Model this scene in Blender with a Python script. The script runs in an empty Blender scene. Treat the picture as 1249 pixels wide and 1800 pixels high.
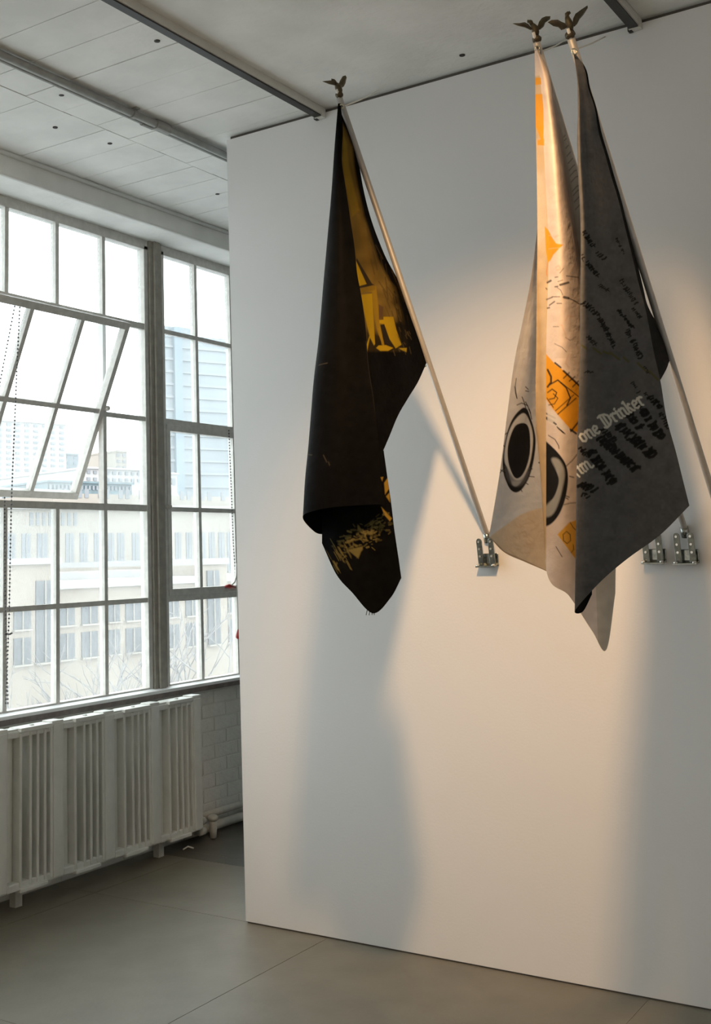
import bpy, bmesh, math, random
import numpy as np
from mathutils import Matrix, Vector
random.seed(7); rng = np.random.default_rng(7)
SC = bpy.context.scene
COL = SC.collection

# ------------------------------------------------------------------ camera
YAW, PIT, ROLL = math.radians(34.7806), math.radians(8.5549), math.radians(-1.6083)
CP = np.array([2.89626, -3.96911, 1.44188]); FPX = 2031.83; CX, CY = 455.54, 677.17
F = np.array([-math.sin(YAW)*math.cos(PIT), math.cos(YAW)*math.cos(PIT), math.sin(PIT)])
_r = np.array([math.cos(YAW), math.sin(YAW), 0.]); _u = np.cross(_r, F)
RV = _r*math.cos(ROLL)+_u*math.sin(ROLL); UV = -_r*math.sin(ROLL)+_u*math.cos(ROLL)
FH = np.array([-math.sin(YAW), math.cos(YAW), 0.])
cd = bpy.data.cameras.new('camera'); cam = bpy.data.objects.new('camera', cd); COL.objects.link(cam)
cam.matrix_world = Matrix(((RV[0], UV[0], -F[0], CP[0]), (RV[1], UV[1], -F[1], CP[1]), (RV[2], UV[2], -F[2], CP[2]), (0, 0, 0, 1)))
cd.sensor_fit = 'HORIZONTAL'; cd.sensor_width = 36.0; cd.lens = FPX*36/1249
cd.shift_x = (624.5-CX)/1249; cd.shift_y = (CY-900)/1249; cd.clip_start = .05; cd.clip_end = 2000
SC.camera = cam

# ------------------------------------------------------------------ sky and view
wd = bpy.data.worlds.new('overcast'); SC.world = wd; wd.use_nodes = True
bg = wd.node_tree.nodes['Background']; bg.inputs[0].default_value = (.955, .98, 1, 1); bg.inputs[1].default_value = 4.9
SC.view_settings.view_transform = 'Standard'; SC.view_settings.look = 'None'
SC.view_settings.exposure = 0.0; SC.view_settings.gamma = 1.0
SC.view_settings.use_curve_mapping = False
SC.cycles.use_denoising = True; SC.cycles.max_bounces = 10; SC.cycles.diffuse_bounces = 6
SC.cycles.transparent_max_bounces = 16; SC.cycles.caustics_reflective = False; SC.cycles.caustics_refractive = False
SPOT_W, SPOT_COL = 255, (1.0, .60, .29)
FILL_W, FILL_COL = 370, (1.0, .90, .77)  # strength and tint of the added fill spots

# ------------------------------------------------------------------ helpers
def ray(px, py):
    return F+RV*((px-CX)/FPX)-UV*((py-CY)/FPX)
def un(px, py, ax, val):
    d = ray(px, py); return CP+d*((val-CP[ax])/d[ax])
def pj(P):
    d = np.atleast_2d(P)-CP; z = d@F
    return CX+FPX*(d@RV)/z, CY-FPX*(d@UV)/z

def material(name, col, rough=.6, metal=0., var=.0, scale=8., bump=0., bscale=60., spec=.5, col2=None):
    m = bpy.data.materials.new(name); m.use_nodes = True; nt = m.node_tree; b = nt.nodes['Principled BSDF']
    b.inputs['Base Color'].default_value = (*col, 1); b.inputs['Roughness'].default_value = rough
    b.inputs['Metallic'].default_value = metal; b.inputs['Specular IOR Level'].default_value = spec
    tc = nt.nodes.new('ShaderNodeTexCoord')
    if var or col2:
        n = nt.nodes.new('ShaderNodeTexNoise'); n.inputs['Scale'].default_value = scale; n.inputs['Detail'].default_value = 5
        nt.links.new(tc.outputs['Object'], n.inputs['Vector'])
        r = nt.nodes.new('ShaderNodeValToRGB'); c2 = col2 or tuple(c*(1-var) for c in col)
        r.color_ramp.elements[0].position = .35; r.color_ramp.elements[1].position = .65
        r.color_ramp.elements[0].color = (*c2, 1); r.color_ramp.elements[1].color = (*col, 1)
        nt.links.new(n.outputs['Fac'], r.inputs['Fac']); nt.links.new(r.outputs['Color'], b.inputs['Base Color'])
    if bump:
        n2 = nt.nodes.new('ShaderNodeTexNoise'); n2.inputs['Scale'].default_value = bscale; n2.inputs['Detail'].default_value = 4
        nt.links.new(tc.outputs['Object'], n2.inputs['Vector'])
        bp = nt.nodes.new('ShaderNodeBump'); bp.inputs['Strength'].default_value = bump; bp.inputs['Distance'].default_value = .01
        nt.links.new(n2.outputs['Fac'], bp.inputs['Height']); nt.links.new(bp.outputs['Normal'], b.inputs['Normal'])
    return m

M = {}
M['wall'] = material('wall_paint', (.80, .80, .80), .55, bump=.05, bscale=120)
M['ceiling'] = material('ceiling_paint', (.84, .835, .80), .75, var=.12, scale=4, bump=.25, bscale=35)
M['joint'] = material('dark_joint', (.12, .11, .10), .9)  # dark colour stands in for shade in the partition's gaps
M['ceiljoint'] = material('ceiling_joint', (.44, .44, .42), .9)
M['floor'] = material('floor_sheet', (.205, .183, .14), .5, var=.16, scale=5, bump=.08, bscale=50)
M['floordark'] = material('floor_old', (.13, .12, .10), .6, var=.25, scale=6, bump=.1)
M['floorjoint'] = material('floor_joint', (.26, .24, .195), .6)
M['steel'] = material('window_paint', (.66, .645, .60), .5, var=.14, scale=30, bump=.2, bscale=90)
M['steeldark'] = material('mullion_paint', (.36, .335, .285), .55, var=.2, scale=22)
M['sill'] = material('sill_paint', (.80, .80, .79), .5, var=.08, scale=15)
M['silledge'] = material('sill_edge', (.20, .165, .15), .6, var=.3, scale=30)
M['brick'] = material('painted_brick', (.74, .72, .66), .6, var=.08, scale=14, bump=.35, bscale=45)
M['mortar'] = material('painted_mortar', (.68, .66, .60), .8)
M['radiator'] = material('radiator_enamel', (.74, .74, .69), .42, var=.07, scale=16, bump=.08, bscale=70)
M['iron'] = material('dark_iron', (.05, .05, .05), .6)
M['pipe'] = material('pipe_paint', (.56, .54, .48), .5, var=.15, scale=20)
M['conduit'] = material('conduit_paint', (.33, .33, .31), .45, var=.2, scale=25)
M['trackwhite'] = material('track_enamel', (.62, .61, .57), .35, var=.05, scale=20)
M['trackblack'] = material('track_slot', (.02, .02, .02), .5)
M['alu'] = material('pole_aluminium', (.52, .51, .49), .5, metal=.4, var=.1, scale=30)
M['zinc'] = material('galvanised_steel', (.40, .43, .41), .25, metal=1., var=.4, scale=60)
M['rivet'] = material('bright_rivet', (.72, .73, .71), .25, metal=.9, var=.1, scale=60)
M['bronze'] = material('aged_bronze', (.125, .098, .055), .5, metal=.55, var=.4, scale=40)
M['brass'] = material('clip_brass', (.7, .66, .5), .25, metal=1., var=.1, scale=50)
M['string'] = material('white_string', (.85, .83, .78), .8, var=.05)
M['chain'] = material('bead_chain', (.10, .10, .10), .4, metal=.6, var=.2, scale=60)
M['red'] = material('red_enamel', (.30, .015, .012), .35, var=.2, scale=30)
M['plastic'] = material('white_plastic', (.85, .84, .80), .4, var=.05)
M['plug'] = material('ceiling_hole', (.05, .045, .04), .8, var=.2)
M['snow'] = material('snow', (.42, .43, .44), .8, var=.04, scale=.3)
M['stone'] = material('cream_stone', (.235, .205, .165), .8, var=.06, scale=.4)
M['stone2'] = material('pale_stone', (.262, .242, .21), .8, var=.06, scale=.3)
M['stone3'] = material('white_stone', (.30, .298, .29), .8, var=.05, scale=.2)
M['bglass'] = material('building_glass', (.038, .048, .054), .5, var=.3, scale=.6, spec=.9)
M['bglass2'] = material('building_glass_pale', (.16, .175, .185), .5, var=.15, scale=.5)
M['tower'] = material('tower_glass', (.178, .208, .222), .5, metal=0., var=.08, scale=.05)  # pale colour stands in for distance haze on the towers
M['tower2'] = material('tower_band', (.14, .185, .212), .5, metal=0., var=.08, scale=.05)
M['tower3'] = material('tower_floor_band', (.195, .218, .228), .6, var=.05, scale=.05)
M['teal'] = material('teal_glass', (.10, .15, .165), .4, var=.3, scale=.8)
M['bark'] = material('pale_bark', (.19, .185, .18), .9, var=.2, scale=6)

def glass_material():
    m = bpy.data.materials.new('wired_glass'); m.use_nodes = True; nt = m.node_tree; nt.nodes.clear()
    out = nt.nodes.new('ShaderNodeOutputMaterial'); tr = nt.nodes.new('ShaderNodeBsdfTransparent')
    tr.inputs['Color'].default_value = (.93, .965, .965, 1)
    tl = nt.nodes.new('ShaderNodeBsdfTranslucent'); tl.inputs['Color'].default_value = (.95, .97, .97, 1)
    gl = nt.nodes.new('ShaderNodeBsdfGlossy'); gl.inputs['Roughness'].default_value = .05
    tc = nt.nodes.new('ShaderNodeTexCoord'); sep = nt.nodes.new('ShaderNodeSeparateXYZ')
    nt.links.new(tc.outputs['Object'], sep.inputs[0])
    def mth(op, a, b=None):
        n = nt.nodes.new('ShaderNodeMath'); n.operation = op
        for i, v in enumerate((a, b)):
            if v is None: continue
            if isinstance(v, (int, float)): n.inputs[i].default_value = v
            else: nt.links.new(v, n.inputs[i])
        return n.outputs[0]
    k = 62.0
    lines = []
    for sgn in (1, -1):
        s = mth('ADD', mth('MULTIPLY', sep.outputs['Y'], k*sgn), mth('MULTIPLY', sep.outputs['Z'], k*.62))
        lines.append(mth('LESS_THAN', mth('ABSOLUTE', mth('SUBTRACT', mth('FRACT', s), .5)), .055))
    wire = mth('MAXIMUM', *lines)
    nz = nt.nodes.new('ShaderNodeTexNoise'); nz.inputs['Scale'].default_value = 5; nz.inputs['Detail'].default_value = 6
    nt.links.new(tc.outputs['Object'], nz.inputs['Vector'])
    dirt = mth('ADD', .04, mth('MULTIPLY', nz.outputs['Fac'], .06))
    mix1 = nt.nodes.new('ShaderNodeMixShader'); nt.links.new(dirt, mix1.inputs[0])
    nt.links.new(tr.outputs[0], mix1.inputs[1]); nt.links.new(tl.outputs[0], mix1.inputs[2])
    df = nt.nodes.new('ShaderNodeBsdfDiffuse'); df.inputs['Color'].default_value = (.35, .36, .36, 1)
    mix2 = nt.nodes.new('ShaderNodeMixShader'); nt.links.new(mth('MULTIPLY', wire, .14), mix2.inputs[0])
    nt.links.new(mix1.outputs[0], mix2.inputs[1]); nt.links.new(df.outputs[0], mix2.inputs[2])
    mix3 = nt.nodes.new('ShaderNodeMixShader'); mix3.inputs[0].default_value = .03
    nt.links.new(mix2.outputs[0], mix3.inputs[1]); nt.links.new(gl.outputs[0], mix3.inputs[2])
    nt.links.new(mix3.outputs[0], out.inputs[0]); return m
M['glass'] = glass_material()

def tag(o, label=None, cat=None, group=None, kind=None):
    if label: o['label'] = label
    if cat: o['category'] = cat
    if group: o['group'] = group
    if kind: o['kind'] = kind
    return o
def empty(name, loc, label=None, cat=None, group=None, kind=None, parent=None):
    o = bpy.data.objects.new(name, None); COL.objects.link(o); o.location = loc; o.empty_display_size = .1
    if parent: setp(o, parent)
    return tag(o, label, cat, group, kind)
def wloc(o):
    v = Vector(o.location)
    return v
def setp(o, parent):
    o.parent = parent
    t = Vector((0, 0, 0)); q = parent
    if q.type == 'EMPTY': t = Vector(q.location)
    elif q.parent is not None: t = Vector((0, 0, 0))
    o.matrix_parent_inverse = Matrix.Translation(-t)
class MB:
    def __init__(s): s.v = []; s.f = []
    def add(s, vs, fs):
        n = len(s.v); s.v += [tuple(map(float, p)) for p in vs]; s.f += [tuple(i+n for i in f) for f in fs]; return s
    def box(s, a, b):
        x0, y0, z0 = a; x1, y1, z1 = b
        x0, x1 = min(x0, x1), max(x0, x1); y0, y1 = min(y0, y1), max(y0, y1); z0, z1 = min(z0, z1), max(z0, z1)
        return s.add([(x0, y0, z0), (x1, y0, z0), (x1, y1, z0), (x0, y1, z0), (x0, y0, z1), (x1, y0, z1), (x1, y1, z1), (x0, y1, z1)],
                     [(0, 3, 2, 1), (4, 5, 6, 7), (0, 1, 5, 4), (1, 2, 6, 5), (2, 3, 7, 6), (3, 0, 4, 7)])
    def hexa(s, p8):
        return s.add(p8, [(0, 3, 2, 1), (4, 5, 6, 7), (0, 1, 5, 4), (1, 2, 6, 5), (2, 3, 7, 6), (3, 0, 4, 7)])
    def tube(s, pts, r, n=10, caps=True):
        pts = [np.array(p, float) for p in pts]; rs = r if isinstance(r, (list, tuple)) else [r]*len(pts)
        rings = []; prev = None
        for i, p in enumerate(pts):
            t = pts[min(i+1, len(pts)-1)]-pts[max(i-1, 0)]; t = t/(np.linalg.norm(t)+1e-12)
            if prev is None:
                a = np.array([0, 0, 1.]) if abs(t[2]) < .9 else np.array([1., 0, 0])
            else: a = prev
            x = a-t*(a@t); x /= np.linalg.norm(x)+1e-12; y = np.cross(t, x); prev = x
            rings.append([p+rs[i]*(x*math.cos(2*math.pi*k/n)+y*math.sin(2*math.pi*k/n)) for k in range(n)])
        vs = [q for rg in rings for q in rg]; fs = []
        for i in range(len(pts)-1):
            for k in range(n):
                fs.append((i*n+k, i*n+(k+1) % n, (i+1)*n+(k+1) % n, (i+1)*n+k))
        if caps: fs += [tuple(range(n-1, -1, -1)), tuple(range((len(pts)-1)*n, len(pts)*n))]
        return s.add(vs, fs)
    def ball(s, c, r, nu=8, nv=6):
        r = np.array(r if hasattr(r, '__len__') else (r, r, r), float); c = np.array(c, float)
        vs = [c+r*(0, 0, 1)]; fs = []
        for i in range(1, nv):
            th = math.pi*i/nv
            for k in range(nu):
                ph = 2*math.pi*k/nu; vs.append(c+r*np.array((math.sin(th)*math.cos(ph), math.sin(th)*math.sin(ph), math.cos(th))))
        vs.append(c-r*(0, 0, 1))
        for k in range(nu): fs.append((0, 1+k, 1+(k+1) % nu))
        for i in range(nv-2):
            for k in range(nu):
                a = 1+i*nu; fs.append((a+k, a+nu+k, a+nu+(k+1) % nu, a+(k+1) % nu))
        a = 1+(nv-2)*nu
        for k in range(nu): fs.append((a+k, len(vs)-1, a+(k+1) % nu))
        return s.add(vs, fs)
    def xf(s, fn): s.v = [tuple(fn(p)) for p in s.v]; return s
    def build(s, name, mat, parent=None, smooth=False, bevel=0):
        me = bpy.data.meshes.new(name); me.from_pydata(s.v, [], s.f); me.update(); me.materials.append(M[mat] if isinstance(mat, str) else mat)
        return link(name, me, parent, smooth, bevel)
def link(name, me, parent=None, smooth=False, bevel=0):
    if smooth: me.polygons.foreach_set('use_smooth', [True]*len(me.polygons))
    o = bpy.data.objects.new(name, me); COL.objects.link(o)
    if parent: setp(o, parent)
    if bevel:
        b = o.modifiers.new('bevel', 'BEVEL'); b.width = bevel; b.segments = 2; b.limit_method = 'ANGLE'
    return o
def boxo(name, a, b, mat, parent=None, bevel=0, kind=None):
    o = MB().box(a, b).build(name, mat, parent, bevel=bevel)
    if kind: o['kind'] = kind
    return o
def share(src, name, loc, parent=None):
    o = bpy.data.objects.new(name, src.data); COL.objects.link(o); o.location = loc
    if parent: setp(o, parent)
    for md in src.modifiers:
        b = o.modifiers.new(md.name, md.type)
        if md.type == 'BEVEL': b.width = md.width; b.segments = md.segments; b.limit_method = md.limit_method
    return o

H = 3.3
YN, YF, XR = -7.6, 3.4, 5.6          # room extents
XW = -1.12                           # window plane
XB = -1.09                           # inner face of the wall under the window
# ------------------------------------------------------------------ floor
fl = boxo('floor', (XB-.3, YN, -.12), (XR, YF, -.0012), 'floorjoint', kind='structure')
PW = 1.22; g = .0016
def panel(x0, x1, y0, y1, m):
    MB().box((x0+g, y0+g, -.006), (x1-g, y1-g, 0)).build('floor_panel', m, fl)
xe = [XB] + [.385+PW*k for k in range(-1, 5)] + [XR]; ye = [YN]+[.012-PW*k for k in range(5, -1, -1)]+[.69]
xe = sorted(set(round(x, 3) for x in xe if XB <= x <= XR)); 
for i in range(len(xe)-1):
    for j in range(len(ye)-1): panel(xe[i], xe[i+1], ye[j], ye[j+1], 'floor')
panel(XB, XR, .69, .80, 'floordark'); panel(XB, XR, .803, YF, 'floordark')

# ------------------------------------------------------------------ ceiling with board marks
ce = boxo('ceiling', (-1.5, YN, H+.004), (XR, YF, H+.2), 'ceiljoint', kind='structure')
def cboards(x0, x1, off, w, y0=YN, y1=YF):
    y = y1-off
    ys = [y1]
    while y > y0+.05: ys.append(y); y -= w
    ys.append(y0)
    for a, b in zip(ys[1:], ys[:-1]):
        dz = rng.uniform(-.0012, .0012)
        MB().box((x0+.0025, a+.0018, H+dz), (x1-.0025, b-.0018, H+.006)).build('ceiling_board', 'ceiling', ce)
cboards(-.93, -.354, .11, .205); cboards(-.354, .50, .17, .205); 
for xa, xb in ((.50, 1.83), (1.83, 3.1), (3.1, 4.3), (4.3, XR)): cboards(xa, xb, .1, 1.22)
for px, py in ((276, 72), (108, 167), (97, 224), (382, 341), (193, 252), (812, 97)):
    p = un(px, py, 2, H); MB().tube([(p[0], p[1], H-.002), (p[0], p[1], H+.002)], .011, 10).build('anchor_hole', 'plug', ce)

# beam over the window
bm = MB().box((-1.24, YN, 3.187), (-.89, YF, H+.003)).build('trim_1', 'ceiling', bevel=.012); bm['kind'] = 'structure'
t2 = MB().tube([(-.884, YN, 3.292), (-.884, YF, 3.292)], .012, 8).build('trim_2', 'ceiling', smooth=True); t2['kind'] = 'structure'

# ------------------------------------------------------------------ partition wall (the white wall) and the other walls
wp = boxo('wall_right', (0, 0, .006), (XR, .13, H-.016), 'wall', kind='structure')
t3 = boxo('trim_3', (.012, .014, H-.018), (XR, .11, H+.002), 'joint', kind='structure')  # dark filler strip colours the shadow gap under the ceiling
t4 = boxo('trim_4', (.006, .006, -.005), (XR, .11, .007), 'joint', kind='structure')  # dark filler strip, gap shade along the wall base put in colour
boxo('wall_back', (-1.5, YF, -.1), (XR, YF+.12, H+.2), 'wall', kind='structure')
boxo('wall_near', (-1.5, YN-.12, -.1), (XR, YN, H+.2), 'wall', kind='structure')
boxo('wall_far_right', (XR, YN, -.1), (XR+.12, YF, H+.2), 'wall', kind='structure')
wl = boxo('wall_left', (-1.34, YN, -.1), (XB-.0115, YF, .736), 'mortar', kind='structure')
bl, bh = .215, .072
br0 = MB().box((XB-.012, 0, 0), (XB-.0085, bl-.007, bh-.0055)).build('brick', 'brick', wl, bevel=.003)
first = True
for r in range(10):
    z = .004+r*.0735
    y = -1.0-(bl/2 if r % 2 else 0)
    while y < 2.4:
        if first: br0.location = (0, y, z); first = False
        else: share(br0, 'brick', (rng.uniform(-.001, .0012), y, z), wl)
        y += bl
boxo('wall_panel', (XB-.012, YN, 0), (XB, -1.12, .74), 'brick', wl)
# sill
sl = MB().hexa([(-1.135, YN, .735), (-1.05, YN, .745), (-1.05, YF, .745), (-1.135, YF, .735),
                (-1.135, YN, .797), (-1.05, YN, .787), (-1.05, YF, .787), (-1.135, YF, .797)]).build('sill', 'sill'); sl.name = 'trim_5'; sl['kind'] = 'structure'
boxo('sill_nosing', (-1.052, YN, .747), (-1.0475, YF, .772), 'silledge', sl)

# ------------------------------------------------------------------ steel windows
RZ = [.797, 1.247, 1.725, 2.2, 2.703, 3.155]
def tiltfn(zc, ang, xc=XW):
    c, s = math.cos(ang), math.sin(ang)
    return lambda p: (xc+(p[0]-xc)*c+(p[2]-zc)*s, p[1], zc-(p[0]-xc)*s+(p[2]-zc)*c)
def tbar_v(y, z0, z1, w=.024):
    return MB().box((XW-.006, y-w/2, z0), (XW+.012, y+w/2, z1)).box((XW-.03, y-w/5, z0), (XW-.004, y+w/5, z1))
def tbar_h(z, y0, y1, w=.024):
    return MB().box((XW-.006, y0, z-w/2), (XW+.0115, y1, z+w/2)).box((XW-.03, y0, z-w/5), (XW-.004, y1, z+w/5))
def window(n, cy, vent, ang):
    i0, i1, j0, j1 = vent
    w = empty('window_%d' % n, (XW, cy[0], RZ[0]), kind='structure')
    # outer frame
    for a, b in (((cy[0]-.0, RZ[0]), (cy[0]+.03, RZ[-1])), ((cy[-1]-.03, RZ[0]), (cy[-1], RZ[-1])), ((cy[0], RZ[0]-.012), (cy[-1], RZ[0]+.004)), ((cy[0], RZ[-1]-.02), (cy[-1], RZ[-1]+.04))):
        MB().box((XW-.035, a[0], a[1]), (XW+.016, b[0], b[1])).build('frame_bar', 'steel', w, bevel=.002)
    for i in range(1, len(cy)-1):
        segs = [(RZ[0], RZ[-1])] if not (i0 < i < i1) else [(RZ[0], RZ[j0]), (RZ[j1], RZ[-1])]
        for a, b in segs: tbar_v(cy[i], a, b).build('glazing_bar', 'steel', w)
    for j in range(1, 5):
        segs = [(cy[0], cy[-1])] if not (j0 < j < j1) else [(cy[0], cy[i0]), (cy[i1], cy[-1])]
        thick = .034 if j in (j0, j1) else .024
        for a, b in segs:
            if b-a > .01: tbar_h(RZ[j], a, b, thick).build('glazing_bar', 'steel', w)
    for i in range(len(cy)-1):
        for j in range(5):
            if i0 <= i < i1 and j0 <= j < j1: continue
            MB().box((XW-.012, cy[i]+.009, RZ[j]+.009), (XW-.008, cy[i+1]-.009, RZ[j+1]-.009)).build('pane', 'glass', w)
    # pivoting vent
    ya, yb, za, zb = cy[i0]+(.012 if i0 else .03), cy[i1]-.012, RZ[j0]+.014, RZ[j1]-.014
    fn = tiltfn((za+zb)/2, ang); fw = .036
    fr = MB()
    d0, d1 = XW-.022, XW+.020
    fr.box((d0, ya, za), (d1, yb, za+fw)).box((d0, ya, zb-fw), (d1, yb, zb)).box((d0, ya, za+fw), (d1, ya+fw-.006, zb-fw)).box((d0, yb-fw+.006, za+fw), (d1, yb, zb-fw))
    v = fr.xf(fn).build('vent_sash', 'steel', w, bevel=.002)
    for i in range(i0+1, i1): tbar_v(cy[i], za+fw, zb-fw).xf(fn).build('glazing_bar', 'steel', v)
    zm = (za+zb)/2
    tbar_h(zm, ya+.03, yb-.03).xf(fn).build('glazing_bar', 'steel', v)
    yy = [ya+.02]+[cy[i] for i in range(i0+1, i1)]+[yb-.02]
    for a, b in zip(yy[:-1], yy[1:]):
        for c, d in ((za+.02, zm), (zm, zb-.02)):
            MB().box((XW-.012, a+.006, c+.006), (XW-.008, b-.006, d-.006)).xf(fn).build('pane', 'glass', v)
    for y in (ya-.006, yb+.006):   # pivots
        MB().tube([(XW+.012, y, zm+.012), (XW+.034, y, zm+.012)], .013, 10).ball((XW+.036, y, zm+.012), .014).build('pivot', 'steel', w, smooth=True)
    return w
CL = [-.95, -.61, -.27, .065, .404, .752]
CR = [.86, 1.18, 1.52, 1.86, 2.2, 2.56]
window(1, CL, (1, 4, 2, 4), math.radians(23.4))
window(2, CR, (0, 4, 1, 3), 0.)
for k in range(1, 2): window(2+k, [c-1.81*k for c in CL], (1, 4, 2, 4), 0.)
nm = 1
for y in (.752, 2.56, -1.06):
    m = MB().box((XW-.05, y+.002, .79), (XW+.028, y+.106, 3.19)).build('trim_%d' % (5+nm), 'steeldark', bevel=.004); m['kind'] = 'structure'; nm += 1
    MB().box((XW+.026, y+.03, .79), (XW+.042, y+.078, 3.19)).build('mullion_cover', 'steeldark', m, bevel=.003)
boxo('wall_left_upper', (-1.42, YN, .74), (XW-.0, -2.90, 3.2), 'brick', kind='structure')  # unseen solid stretch in place of windows, added to cut daylight
boxo('wall_left_end', (-1.42, 2.66, .74), (XW, YF, 3.2), 'brick', kind='structure')
MB().box((XW-.02, -2.90, .79), (XW+.02, -2.755, 3.19)).build('wall_left_jamb', 'steeldark')['kind'] = 'structure'

# ------------------------------------------------------------------ radiator
YE = .893; XF = -.90; SEC = .333
ra = empty('radiator', (XF-.04, YE-1.0, 0), 'long white cast iron radiator with slotted sections below the window', 'radiator')
def rad_section(y1):
    sec = MB().box((XF-.075, y1-SEC+.002, .712), (XF-.008, y1-.001, .742)).build('section', 'radiator', ra, bevel=.006)
    MB().box((XF-.075, y1-SEC+.002, .088), (XF-.008, y1-.001, .122)).build('bottom_header', 'radiator', sec, bevel=.006)
    MB().box((XF-.07, y1-.066, .092), (XF, y1-.002, .745)).build('post', 'radiator', sec, bevel=.008)
    MB().box((XF-.075, y1-SEC+.004, .10), (XF-.045, y1-.266, .735)).build('recessed_panel', 'radiator', sec, bevel=.004)
    for c in (.074, .112, .155, .198, .256):
        MB().box((XF-.06, y1-c-.0075, .10), (XF-.004, y1-c+.0075, .73)).build('fin', 'radiator', sec, bevel=.004)
    MB().box((XF-.072, y1-.265, .735), (XF+.006, y1-.075, .752)).ball((XF-.03, y1-.17, .753), (.012, .012, .006)).build('cap', 'radiator', sec, bevel=.003)
    MB().box((XF-.066, y1-.075, .742), (XF-.002, y1-.002, .758)).build('cap', 'radiator', sec, bevel=.003)
    MB().box((XF-.066, y1-SEC+.002, .738), (XF-.014, y1-.265, .750)).build('cap', 'radiator', sec, bevel=.003)
    MB().box((XF-.06, y1-.26, .078), (XF+.001, y1-.10, .095)).build('foot_lug', 'radiator', sec, bevel=.003)
for k in range(6): rad_section(YE-SEC*k)
for y in (YE-.25, YE-1.2):
    MB().box((XF-.11, y-.02, 0), (XF-.075, y+.02, .10)).build('support', 'pipe', ra)
    MB().box((XB+.02, y-.015, .69), (XF-.07, y+.015, .72)).build('wall_hook', 'iron', ra)
hp = empty('heating_pipes', (XB+.04, YE+.1, 0), 'pair of painted heating pipes with valve along the wall base', 'pipe')
MB().tube([(XB+.045, YE-.05, .105), (XB+.045, YF, .105)], .019, 12).build('pipe', 'pipe', hp, smooth=True)
MB().tube([(XB+.05, YE+.02, .042), (XB+.05, YF, .042)], .024, 12).build('pipe', 'pipe', hp, smooth=True)
MB().tube([(XF-.04, YE, .12), (XF-.04, YE+.035, .12), (XF-.05, YE+.06, .115), (XB+.05, YE+.085, .105)], .019, 12).build('elbow', 'pipe', hp, smooth=True)
vp = un(374, 1438, 0, -.965)
MB().tube([vp+np.array((0, 0, -.10)), vp+np.array((0, 0, -.05)), vp+np.array((0, 0, -.012))], [.017, .021, .018], 12).ball(vp, (.030, .030, .020), 14, 8).build('valve', 'pipe', hp, smooth=True)
MB().tube([(XF-.04, YE+.01, .07), (XF-.04, YE+.05, .07)], .021, 12).tube([(XF-.04, YE+.05, .07), (XB+.05, YE+.08, .045)], .017, 10).build('union_nut', 'pipe', hp, smooth=True)
c0 = un(322, 1493, 2, .012); c1 = un(330, 1488, 2, .012); c2 = un(340, 1491, 2, .006)
tag(MB().tube([c0, c1, c2], .004, 6).build('cable_scrap', 'plastic', smooth=True), 'short white bent scrap of cable on the floor by the radiator', 'cable')

# ------------------------------------------------------------------ ceiling tracks and conduit
def track(x, label):
    t = empty('track_rail', (x, -3, H), label, 'track', 'ceiling lighting tracks')
    MB().box((x-.018, YN+.3, H-.034), (x+.018, -.03, H)).build('housing', 'trackwhite', t, bevel=.002)
    MB().box((x-.02, YN+.3, H-.040), (x+.012, -.03, H-.032)).build('slot', 'trackblack', t)
    MB().box((x-.022, -.032, H-.044), (x+.02, -.004, H-.001)).build('end_cap', 'trackwhite', t, bevel=.002)
    MB().box((x-.026, -.028, H-.046), (x-.012, -.006, H-.02)).build('end_clip', 'trackblack', t)
track(.50, 'white ceiling lighting track ending at the wall above the black flag')
track(1.815, 'ceiling lighting track in the upper right corner beside the grey flag')
cn = empty('conduit', (-.10, -2, H), 'grey metal conduit pipes running along the ceiling toward the white wall', 'conduit')
MB().tube([(-.108, YN, H-.022), (-.108, YF, H-.022)], .016, 12).build('pipe', 'conduit', cn, smooth=True)
MB().tube([(-.148, YN, H-.016), (-.148, YF, H-.016)], .011, 12).build('pipe', 'conduit', cn, smooth=True)
for y in (-.5, -2.2, 1.2):
    MB().box((-.172, y-.012, H-.005), (-.082, y+.012, H)).tube([(-.108, y-.012, H-.022), (-.108, y+.012, H-.022)], .0195, 12).build('clamp', 'conduit', cn)
MB().tube([(-.108, -.36, H-.022), (-.108, -.27, H-.022)], .021, 12).build('coupling', 'conduit', cn)
MB().tube([(-.148, -.40, H-.016), (-.148, -.33, H-.016)], .015, 12).build('coupling', 'conduit', cn)

# ------------------------------------------------------------------ track spotlight above the flags and two added fill spots, out of the frame
def track_lamp(x, y, target, watts, col, size, label, blend=1., soft=.085, dx=0.):
    sp = empty('track_spotlight', (x, y, H), label, 'lamp', 'track spotlights')
    p = np.array([x+dx, y-.02, 3.15]); aim = np.array(target)-p; aim /= np.linalg.norm(aim)
    MB().box((x-.02, y-.06, H-.06), (x+.02, y+.06, H-.041)).build('mount', 'trackwhite', sp, bevel=.002)
    MB().tube([(x, y, H-.06), (x+dx*.6, y-.01, H-.085), p-aim*.06], .008, 8).build('arm', 'trackwhite', sp, smooth=True)
    MB().tube([p-aim*.09, p-aim*.085, p-aim*.02], [.03, .034, .05], 18, caps=False).build('shade', 'trackwhite', sp, smooth=True)
    ld = bpy.data.lights.new('spot_beam', 'SPOT'); ld.energy = watts; ld.color = col; ld.spot_size = math.radians(size); ld.spot_blend = blend; ld.shadow_soft_size = soft
    lo = bpy.data.objects.new('spot_beam', ld); COL.objects.link(lo); lo.location = p; lo.rotation_euler = Vector(aim).to_track_quat('-Z', 'Y').to_euler(); setp(lo, sp)
track_lamp(1.815, -2.15, (1.30, 0, 1.22), SPOT_W, SPOT_COL, 55, 'small white track spotlight under the ceiling aimed at the wall of flags', dx=.07)
track_lamp(1.815, -4.6, (5.5, -5.0, 1.4), FILL_W, FILL_COL, 110, 'small white track spotlight aimed at the far right wall')  # added fill lamp, its bounce lifts and warms the partition
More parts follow.
